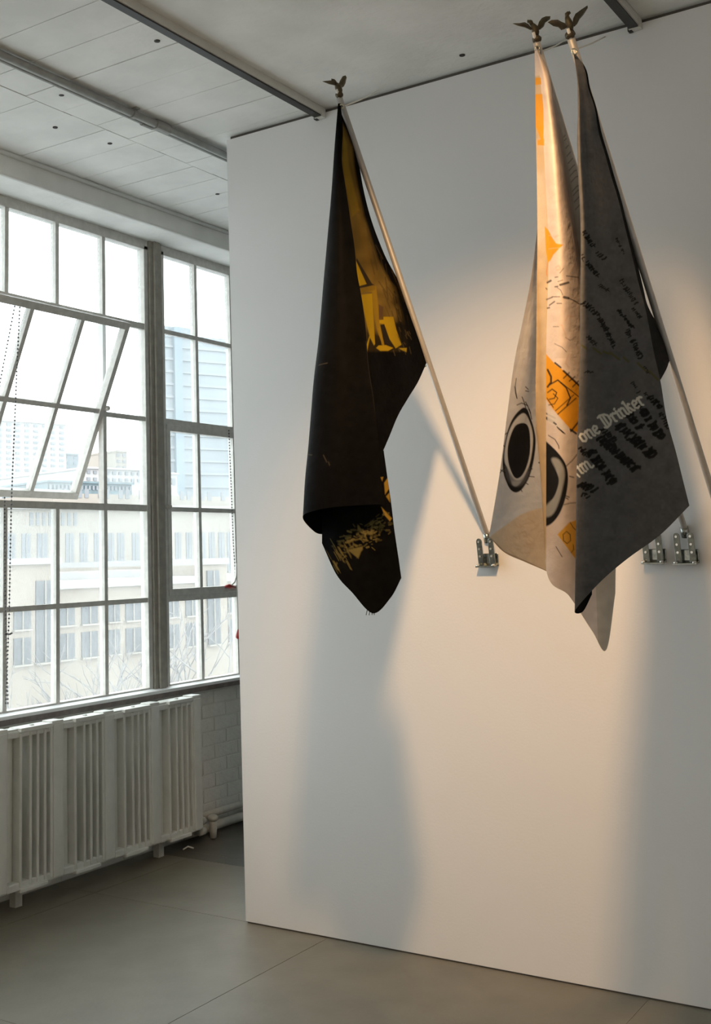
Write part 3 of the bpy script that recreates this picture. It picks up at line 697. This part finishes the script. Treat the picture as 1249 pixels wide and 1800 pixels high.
# orange patch with ink drawing
v2.fill([(958, 621), (975, 640), (995, 655), (1022, 680), (1022, 762), (1004, 757), (985, 735), (972, 720), (958, 700)], ORG, 1, 1.2, mF)
for a, w in (([(975, 638), (985, 646)], 3), ([(990, 652), (1020, 680)], 3.5), ([(990, 665), (1000, 655)], 2), ([(1000, 670), (1010, 662)], 2), ([(1006, 680), (1016, 670)], 2), ([(985, 672), (1020, 700)], 1.6), ([(962, 650), (968, 662), (968, 672), (962, 680)], 3.5), ([(966, 676), (980, 668), (995, 682), (1002, 700), (996, 712)], 2.5),
             ([(962, 690), (970, 684), (978, 690), (974, 700), (965, 702)], 2), ([(972, 692), (980, 700), (974, 710), (964, 712)], 1.6), ([(980, 728), (1012, 700)], 2), ([(976, 722), (1008, 694)], 1.6), ([(1003, 758), (1016, 742)], 3), ([(1002, 755), (1012, 762)], 3.5), ([(960, 735), (972, 742)], 5), ([(960, 727), (975, 735)], 2.5), ([(980, 752), (990, 761)], 2.5), ([(961, 700), (972, 716)], 1.5)):
    v2.stroke(a, w, INK, .92, mF)
v2.fill(q6b([(515, 200), (610, 290), (735, 430), (640, 420), (515, 340)]), (.62, .58, .53), .8, 2, mF)
# half hidden second eye
v2.fill(q6b([(400, 560), (460, 500), (560, 590), (620, 650), (680, 730), (710, 800), (722, 900), (712, 1010), (690, 1120), (650, 1230), (600, 1310), (545, 1365), (480, 1390), (400, 1300)]), INK, 1, 1.5, mF, True)
v2.fill(q6b([(540, 700), (620, 700), (680, 790), (690, 880), (665, 1000), (640, 1110), (580, 1260), (500, 1300), (440, 1230), (560, 1120), (610, 1000), (620, 900), (590, 800)]), (.30, .30, .285), 1, 4, mF, True)
v2.fill(q6b([(400, 730), (500, 715), (560, 760), (610, 850), (635, 930), (600, 1050), (560, 1120), (500, 1150), (400, 1135)]), INK, 1, 2, mF, True)
for a, w in (([(525, 480), (590, 520), (625, 580), (630, 610)], 1.6), ([(700, 785), (760, 730), (815, 660)], 1.8), ([(735, 885), (775, 895)], 2), ([(680, 1165), (740, 1150), (805, 1145)], 1.5), ([(700, 1080), (730, 1090)], 2), ([(610, 395), (690, 465)], 1.8), ([(580, 355), (600, 370)], 3), ([(700, 1100), (720, 1110)], 2)): v2.stroke(q6b(a), w, INK, .85, mF)
v2.fill(q6b([(615, 1460), (730, 1340), (840, 1300), (840, 1700), (790, 1700), (740, 1630)]), (.62, .33, .05), 1, 1.5, mF)
v2.stroke(q6b([(705, 1430), (740, 1460), (745, 1520), (710, 1550), (675, 1520), (670, 1460), (705, 1430)]), 1.4, INK, .85, mF)
for a in ([(740, 1340), (770, 1390), (800, 1420)], [(770, 1560), (775, 1610), (750, 1640)], [(600, 1580), (660, 1680)]): v2.stroke(q6b(a), 1.4, INK, .8, mF)
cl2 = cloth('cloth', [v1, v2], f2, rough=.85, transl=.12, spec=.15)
clip(f2, P3(D2, 942, 82, -.006), P3(D2, 946, 88, -.004))
eagle(f2, D2, [([(900, 41), (912, 40.5), (922, 39), (928, 42), (935, 51), (932, 53), (922, 48.5), (910, 45.5)], (-1., 936)), ([(944, 47), (947, 38), (952, 31.5), (959, 28.5), (967, 28.5), (966, 34), (958, 40), (955, 47), (949, 52), (945, 53)], (1., 944))],
      [((935, 43), .006), ((939, 49), .010), ((941, 57), .010), ((942.5, 63), .006)], ([(935, 44), (932, 38.5), (929, 37.5)], [.0055, .006, .005], [(929, 37.5), (926.5, 39.5)]),
      [(940, 60), (944, 60), (952, 66), (948, 71), (943, 72), (938, 71), (938, 66)], P3(D2, 943, 69))

# ============ grey flag
B3, T3, D3 = pole_setup((1273, 935), (1003, 68))
f3 = empty('flag', tuple(B3), 'dark grey flag with white blackletter words and black handwriting in front of the white flag', 'flag', 'flags hung from slanted poles')
make_pole(f3, B3, T3, None)
bd3 = (B3-T3)@FH
def dp3(py): return bd3*(py-68)/(935-68)
g1 = [(1008, 95), (1014, 140), (1015, 187), (1014, 249), (1016, 311), (1019, 374), (1020, 436), (1019, 520), (1019, 610), (1016, 720), (1013, 830), (1011.5, 940), (1009.5, 1075)]
g4 = [(1012, 95), (1027, 122), (1034, 156), (1044, 187), (1052, 234), (1063, 271), (1074, 311), (1084, 343), (1098, 399), (1111, 452), (1124, 506), (1132, 535), (1140, 573), (1149, 621), (1160, 669), (1171, 735), (1187, 793), (1200, 845), (1211, 889)]
g1 = [(x, y, .01) for x, y in g1]; g4 = [(x, y, .0+.42*(y-95)/790) for x, y in g4]
g0 = [(x+(10 if y > 200 else 1), y, .05) for x, y, d in g1[:-1]]+[(1024, 1075, .045)]
g00 = [(x+(28 if y > 200 else 2), y, .06) for x, y, d in g1[:-1]]+[(1040, 1045, .055)]
def gm(f, dz, end): return [(x, y, d+dz*min(1, (y-95)/200)) for x, y, d in lerpc(g1, g4, f, 16, end=end)]
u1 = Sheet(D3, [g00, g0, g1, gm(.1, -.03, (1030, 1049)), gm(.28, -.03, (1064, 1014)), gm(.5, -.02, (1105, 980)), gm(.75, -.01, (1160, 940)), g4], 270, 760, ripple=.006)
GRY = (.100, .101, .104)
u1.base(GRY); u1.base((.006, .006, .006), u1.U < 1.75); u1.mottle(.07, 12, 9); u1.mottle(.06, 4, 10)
mG = u1.U > 1.9
KB = (.006, .006, .007)
wr = np.random.default_rng(21)
def scribble(p0, p1, h, w, a=.95, step=3.4, sl=(.86, -.50)):
    """a row of handwriting from p0 to p1, letters h px tall along the slanted direction"""
    p0, p1 = np.array(p0, float), np.array(p1, float); n = max(2, int(np.hypot(*(p1-p0))/step)); sl = np.array(sl)
    for i in range(n):
        if wr.random() < .10: continue
        c = p0+(p1-p0)*(i+.5)/n+wr.normal(0, .8, 2); k = wr.uniform(.45, 1.0)*h
        A, Bq = c-sl*k/2, c+sl*k/2; bend = np.array((-sl[1], sl[0]))*wr.normal(0, .16)*k
        u1.stroke([A, (A+Bq)/2+bend, Bq], w*wr.uniform(.8, 1.3), KB, a, mG)
        if wr.random() < .55:
            e = c+sl*k*wr.uniform(-.5, .5); u1.stroke([e, e+(p1-p0)/n*1.1], w*.8, KB, a*.9, mG)
for r in (((1024, 407), (1043, 433), 9, 2.6), ((1048, 443), (1065, 458), 9, 2.4), ((1030, 460), (1050, 484), 8, 2.6), ((1022, 446), (1025, 455), 6, 2), ((1082, 418), (1096, 446), 4, 1.8), ((1052, 500), (1070, 512), 7, 1.5), ((1090, 492), (1118, 535), 9, 2), ((1022, 530), (1048, 552), 13, 2.2), ((1048, 548), (1078, 608), 9, 2.5), ((1031, 590), (1046, 606), 8, 1.8),
          ((1085, 543), (1110, 575), 3.5, 3.4), ((1100, 578), (1127, 632), 9, 2.3), ((1111, 540), (1126, 560), 7, 2), ((1022, 652), (1040, 655), 6, 1.6), ((1110, 670), (1122, 690), 7, 1.8), ((1128, 640), (1140, 655), 5, 1.8)):
    scribble(*r)
for r in (((1018, 786), (1030, 800), 9, 3.), ((1036, 792), (1078, 850), 17, 4.), ((1051, 768), (1118, 826), 17, 4.), ((1056, 752), (1080, 775), 14, 3.2), ((1084, 745), (1150, 803), 19, 4.2), ((1104, 728), (1126, 752), 17, 4.), ((1122, 712), (1164, 772), 17, 4.), ((1018, 850), (1045, 862), 18, 3.4), ((1024, 868), (1034, 874), 10, 3.2), ((1142, 697), (1162, 718), 11, 3.), ((1160, 725), (1176, 754), 9, 2.4), ((1132, 690), (1142, 702), 7, 2)):
    scribble(*r, step=3.2)
for a, b in (((1022, 607), (1030, 613)), ((1042, 612), (1056, 622)), ((1072, 620), (1088, 632)), ((1095, 628), (1104, 636)), ((1120, 638), (1134, 652)), ((1140, 652), (1156, 668)), ((1060, 618), (1070, 622))):
    u1.stroke([a, b], 3.2, (.085, .08, .022), .8, mG)
# white blackletter words
GL = {'n': ([(.02, .88), (.17, 1), (.17, .12), (.3, 0)], [(.2, .82), (.45, 1), (.66, .86), (.66, .12), (.8, .0)]), 'o': ([(.15, .2), (.15, .82), (.42, 1), (.68, .8), (.68, .18), (.42, 0), (.15, .2)],),
      'e': ([(.62, .12), (.42, 0), (.15, .2), (.15, .82), (.42, 1), (.64, .82), (.6, .6), (.2, .45)],), 'r': ([(.02, .88), (.17, 1), (.17, .1), (.3, 0)], [(.2, .8), (.42, 1), (.6, .84)]),
      'i': ([(.02, .88), (.17, 1), (.17, .12), (.32, 0)], [(.14, 1.28), (.2, 1.34)]), 'k': ([(.02, 1.4), (.17, 1.5), (.17, .1), (.3, 0)], [(.2, .55), (.5, 1), (.62, .9)], [(.25, .6), (.45, .5), (.6, .1), (.75, 0)]),
      'D': ([(-.05, 1.45), (.25, 1.55), (.75, 1.4), (1.02, 1.1), (1.02, .4), (.7, .05), (.2, -.05), (-.02, .1)], [(.2, 1.5), (.2, .0)], [(.55, 1.35), (.55, .15)]),
      'm': ([(.02, .88), (.17, 1), (.17, .12), (.3, 0)], [(.2, .82), (.42, 1), (.58, .86), (.58, .1)], [(.6, .82), (.82, 1), (1, .86), (1, .12), (1.14, 0)]), 'O': ([(.3, 0), (.02, .3), (.02, 1.0), (.35, 1.35), (.8, 1.2), (.95, .9), (.95, .3), (.6, 0), (.3, 0)], [(.45, 1.2), (.45, .2)]), '.': ([(.1, .05), (.16, .11)],)}
ADV = {'n': .86, 'o': .86, 'e': .80, 'r': .66, 'i': .40, 'k': .80, 'D': 1.22, 'm': 1.2, '.': .3, 'O': 1.1, ' ': .25}
def text(s, org, ux, uy, w, col):
    x = 0.; org, ux, uy = map(np.array, (org, ux, uy))
    for ch in s:
        for st_ in GL.get(ch, ()): u1.stroke([org+ux*(x+a)+uy*b for a, b in st_], w, col, 1., mG)
        x += ADV[ch]
TXT = (.58, .57, .52)
text('one', (1023.5, 779), (13.2, -8.1), (-8.8, -12.8), 3.8, TXT)
text('Drinker', (1063.5, 752.5), (13.2, -8.1), (-8.8, -12.8), 3.8, TXT)
text('im.', (1020.5, 834), (13.0, -8.0), (-8.6, -12.6), 3.6, TXT)
u1.stroke([(1009, 829), (1018, 838)], 3, TXT, 1, mG)
# black reverse side showing between the grey face and the pole
h0 = [(x-7 if y > 150 else x-1, y, d+.03) for x, y, d in g4 if y < 660]+[(1160, 668, .34)]
h1 = [(1012, 95), (1029, 120), (1037, 156), (1047, 187), (1057, 234), (1068, 271), (1080, 311), (1090, 343), (1104, 399), (1117, 452), (1130, 506), (1137, 535), (1147, 556), (1161, 577), (1172, 603), (1178, 628)]
h1 = [(x, y, .02+(dp3(632)-.03)*((y-95)/533)**1.2) for x, y in h1]
u2 = Sheet(D3, [h0, lerpc(h0, h1, .5, 24, end=(1171, 648)), h1], 50, 420)
u2.base((.007, .007, .007)); u2.mottle(.3, 6, 12)
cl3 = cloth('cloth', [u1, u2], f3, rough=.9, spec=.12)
clip(f3, P3(D3, 1006, 86, -.006), P3(D3, 1012, 95, -.006)); clip(f3, P3(D3, 1174, 636, dp3(632)-.02), P3(D3, 1179, 628, dp3(630)))
eagle(f3, D3, [([(962, 39), (969, 35), (980, 34.5), (986, 38), (993, 41), (997, 47), (992, 51), (986, 53), (981, 48), (972, 46)], (-1., 1000)), ([(1005, 44), (1007, 32), (1011, 24), (1022, 16), (1032, 9.5), (1032.5, 14), (1025, 26), (1018, 34), (1014, 42), (1009, 47)], (1., 1004))],
      [((996, 30), .006), ((998, 37), .009), ((1001, 45), .011), ((1002, 53), .007)], ([(996, 31), (996, 25), (999, 22.5)], [.0055, .006, .005], [(999, 22.5), (1002.5, 23.5)]),
      [(999, 48), (1005, 48), (1011, 58), (1011, 61), (1004, 64.5), (996, 62), (997, 56)], P3(D3, 1001, 62))

# brackets and guy strings
bracket(B1[0], B1[2]-.045, 'galvanised pole bracket on the wall holding the black flag, left of the white flag', 0, (T1, B1))
bracket(B2[0], B2[2]-.045, 'galvanised pole bracket on the wall beside the right corner of the grey flag', 0, (T2, B2))
bracket(B3[0], B3[2]-.045, 'galvanised pole bracket on the wall at the right edge holding the grey flag', 0, (T3, B3))
be = un(1148, 940, 1, 0.)
bracket(be[0], be[2]-.035, 'galvanised bracket half hidden behind the lower corner of the grey flag', 0, None)
for T, Bp, end, lab in ((T1, B1, (.79, -.04, H-.006), 'thin white guy string from the black flag pole up to the ceiling'), (T2, B2, (1.567, -.02, H-.006), 'thin white guy string from the white flag pole up to the ceiling'), (T3, B3, (1.70, -.002, 3.27), 'thin white guy string from the grey flag pole up to the wall top')):
    d = (T-Bp)/np.linalg.norm(T-Bp); s = T-d*.03
    tag(MB().tube([s, (s+np.array(end))/2-np.array((0, 0, .004)), end], .0028, 6).build('guy_string', 'string', smooth=True), lab, 'string', 'guy strings of the poles')

# ------------------------------------------------------------------ chains at the windows
def chain(pts, label, r=.0045, step=.017):
    m = MB(); pts = [np.array(p, float) for p in pts]
    for a, b in zip(pts[:-1], pts[1:]):
        L = np.linalg.norm(b-a); n = max(1, int(L/step))
        for i in range(n): m.ball(a+(b-a)*i/n, r, 6, 4)
        m.tube([a, b], .0008, 4)
    return tag(m.build('pull_chain', 'chain', smooth=True), label, 'chain', 'window pull chains')
xc = -.955
a0 = un(27, 532, 0, -.94); a1 = un(0, 672, 0, -1.04); a2 = un(-8, 800, 0, -1.04); a3 = un(9, 1000, 0, -1.04); a4 = un(13, 1242, 0, -1.07)
chain([a0, a1, a2], 'beaded pull chain slanting left from the top rail of the open window vent')
b0 = un(35, 534, 0, -.94); b1 = un(30, 640, 0, -.96); b2 = un(20, 880, 0, -1.0); b3 = un(16, 1080, 0, -1.03); b4 = un(10, 1243, 0, -1.07)
chain([b0, b1, b2, b3, b4], 'beaded pull chain hanging straight from the open vent down to the sill')
chain([un(8, 875, 0, -1.05), un(9, 1060, 0, -1.05), un(14, 1243, 0, -1.07)], 'beaded pull chain beside the lower left window bar')
chain([un(402, 757, 0, -1.09), un(405, 830, 0, -1.085), un(410, 960, 0, -1.08), un(414, 1012, 0, -1.08)], 'beaded pull chain on the closed vent beside the white wall')
hk = un(14, 1114, 0, -1.06)
tag(MB().tube([hk+np.array((0, -.02, 0)), hk+np.array((.012, .0, -.002)), hk+np.array((.004, .02, .002))], .004, 8).build('chain_hook', 'iron', smooth=True), 'small dark chain hook on the left window bar', 'hook')
lt = empty('window_latch', tuple(un(406, 1034, 0, -1.1)), 'dark red latch with a white lever on the closed vent by the white wall', 'latch')
MB().tube([un(396, 1031, 0, -1.095), un(402, 1030, 0, -1.085), un(412, 1032, 0, -1.09)], [.007, .012, .010], 10).build('latch_body', 'red', lt, smooth=True)
MB().tube([un(406, 1029, 0, -1.08), un(412, 1023, 0, -1.075), un(415, 1012, 0, -1.07), un(415, 990, 0, -1.07)], .0055, 8).build('lever', 'plastic', lt, smooth=True)
rk = un(418.5, 1117, 0, -1.05)
wpull = empty('window_pull', tuple(rk), 'dark red pull knob hanging at the window edge by the white wall', 'pull')
MB().tube([rk+np.array((0, 0, .034)), rk+np.array((0, 0, .02)), rk+np.array((0, 0, .004)), rk+np.array((0, 0, -.010)), rk+np.array((0, 0, -.020))], [.004, .008, .014, .016, .007], 12).build('knob', 'red', wpull, smooth=True)
MB().tube([rk+np.array((0, 0, .03)), un(416, 1012, 0, -1.07)], .0013, 5).build('cord', 'string', wpull, smooth=True)

# ------------------------------------------------------------------ outside: ground, buildings, trees
GZ = -9.0
gr = boxo('ground', (-700, -400, GZ-.3), (-1.8, 900, GZ), 'snow', kind='structure')
def frame(px, py, dist, vpx, vpy):
    d = ray(px, py); h = np.array([d[0], d[1], 0]); h /= np.linalg.norm(h); P0 = CP+h*dist; P0 = np.array([P0[0], P0[1], 0.])
    e = ray(vpx, vpy); e = np.array([e[0], e[1], 0]); e /= np.linalg.norm(e); n = np.array([e[1], -e[0], 0.])
    if n@(CP-P0) < 0: n = -n
    return P0, e, n
def onplane(fr, px, py):
    P0, e, n = fr; d = ray(px, py); t = ((P0-CP)@n)/(d@n); q = CP+d*t; return (q-P0)@e, q[2]
def fbox(fr, s0, s1, z0, z1, d0, d1):
    P0, e, n = fr
    c = lambda s, d, z: P0+e*s+n*d+np.array([0, 0, z])
    return MB().hexa([c(s0, d0, z0), c(s1, d0, z0), c(s1, d1, z0), c(s0, d1, z0), c(s0, d0, z1), c(s1, d0, z1), c(s1, d1, z1), c(s0, d1, z1)])
def fwin(par, fr, s0, s1, z0, z1, mat='bglass', mull=True, sill='stone2', framed=True):
    w = fbox(fr, s0, s1, z0, z1, -.02, .04).build('window', mat, par)
    if framed:
        t = (s1-s0)*.05
        if mull: fbox(fr, (s0+s1)/2-t/2, (s0+s1)/2+t/2, z0, z1, .03, .08).build('window_mullion', sill, w)
        fbox(fr, s0-t, s1+t, z0-t*1.6, z0, -.02, .14).build('window_ledge', sill, w)
    return w
z3 = lambda x, y: (x*.3523, 780+y*.3523)
# low cream building across the yard
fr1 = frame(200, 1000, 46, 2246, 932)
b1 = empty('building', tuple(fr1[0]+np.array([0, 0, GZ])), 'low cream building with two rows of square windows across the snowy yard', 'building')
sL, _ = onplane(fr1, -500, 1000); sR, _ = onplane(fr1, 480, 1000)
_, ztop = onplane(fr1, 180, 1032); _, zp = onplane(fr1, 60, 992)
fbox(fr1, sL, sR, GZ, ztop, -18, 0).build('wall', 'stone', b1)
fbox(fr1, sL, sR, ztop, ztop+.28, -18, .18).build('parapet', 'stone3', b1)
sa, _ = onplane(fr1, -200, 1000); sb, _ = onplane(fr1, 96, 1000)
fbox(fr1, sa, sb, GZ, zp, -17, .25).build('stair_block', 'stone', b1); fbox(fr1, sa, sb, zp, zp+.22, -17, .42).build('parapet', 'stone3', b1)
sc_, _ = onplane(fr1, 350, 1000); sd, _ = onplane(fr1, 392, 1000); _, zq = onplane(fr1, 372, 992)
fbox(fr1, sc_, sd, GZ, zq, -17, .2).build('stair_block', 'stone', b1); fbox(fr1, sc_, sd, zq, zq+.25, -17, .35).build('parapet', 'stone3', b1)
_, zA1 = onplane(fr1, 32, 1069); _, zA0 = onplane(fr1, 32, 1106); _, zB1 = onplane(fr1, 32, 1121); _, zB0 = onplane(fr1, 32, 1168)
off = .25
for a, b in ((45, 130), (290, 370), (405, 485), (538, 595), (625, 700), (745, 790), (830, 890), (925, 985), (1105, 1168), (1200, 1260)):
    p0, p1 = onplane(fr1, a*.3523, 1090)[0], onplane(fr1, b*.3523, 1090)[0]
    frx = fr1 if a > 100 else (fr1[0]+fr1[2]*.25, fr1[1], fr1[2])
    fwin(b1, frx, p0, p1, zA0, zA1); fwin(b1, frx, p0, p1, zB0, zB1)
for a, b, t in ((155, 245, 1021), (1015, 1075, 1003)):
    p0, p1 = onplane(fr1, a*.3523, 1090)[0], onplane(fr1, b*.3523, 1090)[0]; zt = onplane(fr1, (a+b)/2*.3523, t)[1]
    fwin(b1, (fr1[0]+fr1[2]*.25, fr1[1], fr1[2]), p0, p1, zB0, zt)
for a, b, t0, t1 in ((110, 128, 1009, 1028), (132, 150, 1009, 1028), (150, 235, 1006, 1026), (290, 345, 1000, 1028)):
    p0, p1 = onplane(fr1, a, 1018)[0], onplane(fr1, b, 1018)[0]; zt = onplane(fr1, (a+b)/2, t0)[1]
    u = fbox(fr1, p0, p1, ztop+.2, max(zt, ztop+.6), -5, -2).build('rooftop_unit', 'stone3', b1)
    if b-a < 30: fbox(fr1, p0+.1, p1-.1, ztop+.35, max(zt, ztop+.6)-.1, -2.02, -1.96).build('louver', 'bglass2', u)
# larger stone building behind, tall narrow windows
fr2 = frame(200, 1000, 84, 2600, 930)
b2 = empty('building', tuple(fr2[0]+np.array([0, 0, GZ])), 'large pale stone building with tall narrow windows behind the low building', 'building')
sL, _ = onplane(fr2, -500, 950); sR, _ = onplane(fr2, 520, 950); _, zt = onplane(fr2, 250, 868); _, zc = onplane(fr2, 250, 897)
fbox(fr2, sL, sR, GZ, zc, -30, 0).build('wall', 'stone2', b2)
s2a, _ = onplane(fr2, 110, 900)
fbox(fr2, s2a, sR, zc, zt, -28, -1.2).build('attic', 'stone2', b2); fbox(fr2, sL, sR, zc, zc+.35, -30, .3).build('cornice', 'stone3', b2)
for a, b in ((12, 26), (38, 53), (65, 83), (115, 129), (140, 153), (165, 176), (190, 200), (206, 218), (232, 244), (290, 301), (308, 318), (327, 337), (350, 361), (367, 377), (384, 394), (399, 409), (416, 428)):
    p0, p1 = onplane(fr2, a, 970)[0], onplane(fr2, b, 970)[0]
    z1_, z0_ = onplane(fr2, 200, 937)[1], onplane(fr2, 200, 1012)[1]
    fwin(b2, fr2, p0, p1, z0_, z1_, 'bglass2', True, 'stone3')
for k in range(17):
    a = 118+k*18+(k % 2)*-6; p0, p1 = onplane(fr2, a, 880)[0], onplane(fr2, a+7, 880)[0]
    fr2b = (fr2[0]-fr2[2]*1.2, fr2[1], fr2[2])
    fwin(b2, fr2b, p0, p1, zc+.9, zc+1.55, 'bglass2', False, 'stone3', framed=False)
for k in range(8):
    a = 52+k*11; p0, p1 = onplane(fr2, a, 905)[0], onplane(fr2, a+6, 905)[0]
    for yy in (904, 916): z0_ = onplane(fr2, 90, yy)[1]; fwin(b2, fr2, p0, p1, z0_-.3, z0_+.1, 'bglass2', False, 'stone3', framed=False)
# dome on its roof
dc = fr2[0]+fr2[1]*onplane(fr2, 367, 868)[0]-fr2[2]*6
MB().ball((dc[0], dc[1], zt-.2), (1.6, 1.6, 1.7), 14, 10).build('dome', 'stone3', b2, smooth=True)
# towers further away
def tower(dist, vp, x0, x1, ytop, mat, label, name='building', rows=0, cols=0, wmat='bglass2', depth=25, ybase=None, cap=None):
    fr = frame((x0+x1)/2, 980, dist, vp, 930); P0, e, n = fr
    a, b = onplane(fr, x0, 900)[0], onplane(fr, x1, 900)[0]; a, b = min(a, b), max(a, b); zt = onplane(fr, (x0+x1)/2, ytop)[1]
    t = empty(name, tuple(P0+np.array([0, 0, GZ])), label, 'building')
    fbox(fr, a, b, GZ, zt, -depth, 0).build('wall', mat, t)
    fbox(fr, a-.2, b+.2, zt, zt+(zt-GZ)*.012, -depth, .3).build('roof_edge', mat, t)
    zb = onplane(fr, (x0+x1)/2, ybase)[1] if ybase else 8.
    for r in range(rows):
        z0 = zb+(zt-zb)*(r+.3)/rows; z1 = zb+(zt-zb)*(r+.75)/rows
        for c in range(cols):
            s0 = a+(b-a)*(c+.25)/cols; s1 = a+(b-a)*(c+.75)/cols
            fbox(fr, s0, s1, z0, z1, -.05, .12).build('window', wmat, t)
    return t, fr, a, b, zt
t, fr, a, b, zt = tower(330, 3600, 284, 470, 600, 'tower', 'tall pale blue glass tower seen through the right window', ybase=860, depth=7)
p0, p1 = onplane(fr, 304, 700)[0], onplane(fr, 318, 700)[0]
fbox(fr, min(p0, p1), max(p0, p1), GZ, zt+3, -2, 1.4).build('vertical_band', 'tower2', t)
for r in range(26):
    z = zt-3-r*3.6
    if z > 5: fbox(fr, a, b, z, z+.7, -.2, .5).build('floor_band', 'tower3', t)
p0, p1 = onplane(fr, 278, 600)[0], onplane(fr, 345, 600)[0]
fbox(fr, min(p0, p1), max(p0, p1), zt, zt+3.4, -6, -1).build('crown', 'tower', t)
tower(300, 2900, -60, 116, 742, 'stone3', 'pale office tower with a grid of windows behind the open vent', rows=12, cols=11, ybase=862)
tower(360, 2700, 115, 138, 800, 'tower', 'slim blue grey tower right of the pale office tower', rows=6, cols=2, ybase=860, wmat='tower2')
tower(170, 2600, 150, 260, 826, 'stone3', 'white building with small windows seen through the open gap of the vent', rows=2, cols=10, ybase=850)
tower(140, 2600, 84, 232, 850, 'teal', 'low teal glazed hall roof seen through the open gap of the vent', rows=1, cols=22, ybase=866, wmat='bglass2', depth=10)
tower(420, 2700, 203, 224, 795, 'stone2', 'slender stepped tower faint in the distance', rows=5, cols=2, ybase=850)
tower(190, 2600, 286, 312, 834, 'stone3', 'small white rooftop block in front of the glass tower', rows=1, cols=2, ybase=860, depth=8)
def tree(px, py, dist, h, label, seed):
    r = random.Random(seed); d = ray(px, py); hh = np.array([d[0], d[1], 0]); hh /= np.linalg.norm(hh); P = CP+hh*dist; P[2] = GZ
    t = empty('bare_tree', tuple(P), label, 'tree', 'bare trees in the yard')
    tr = MB(); br = MB()
    def grow(p, dr, L, rad, lev):
        q = p+dr*L; (tr if lev == 0 else br).tube([p, (p+q)/2+np.array([r.gauss(0, .03*L) for _ in range(3)]), q], [rad, rad*.85, rad*.7], 5)
        if lev >= 5: return
        for k in range(3 if lev < 2 else 2):
            nd = dr+np.array([r.gauss(0, .45), r.gauss(0, .45), r.gauss(.12, .25)]); nd /= np.linalg.norm(nd); grow(p+dr*L*r.uniform(.7, 1), nd, L*r.uniform(.6, .8), rad*.62, lev+1)
    grow(P, np.array([0, 0, 1.]), h*.3, h*.0115, 0)
    tr.build('trunk', 'bark', t, smooth=True); br.build('branches', 'bark', t, smooth=True)
tree(125, 1150, 37, 11.6, 'bare pale tree in the yard behind the second window column', 3)
tree(165, 1150, 33, 10.8, 'bare pale tree in the yard left of the wide mullion', 5)
tree(238, 1150, 38, 11.4, 'bare pale tree in the yard just left of the dark mullion', 8)
tree(335, 1150, 33, 11.2, 'bare pale tree in the yard right of the dark mullion', 11)
tree(380, 1150, 38, 11.4, 'bare pale tree in the yard near the white wall edge', 14)
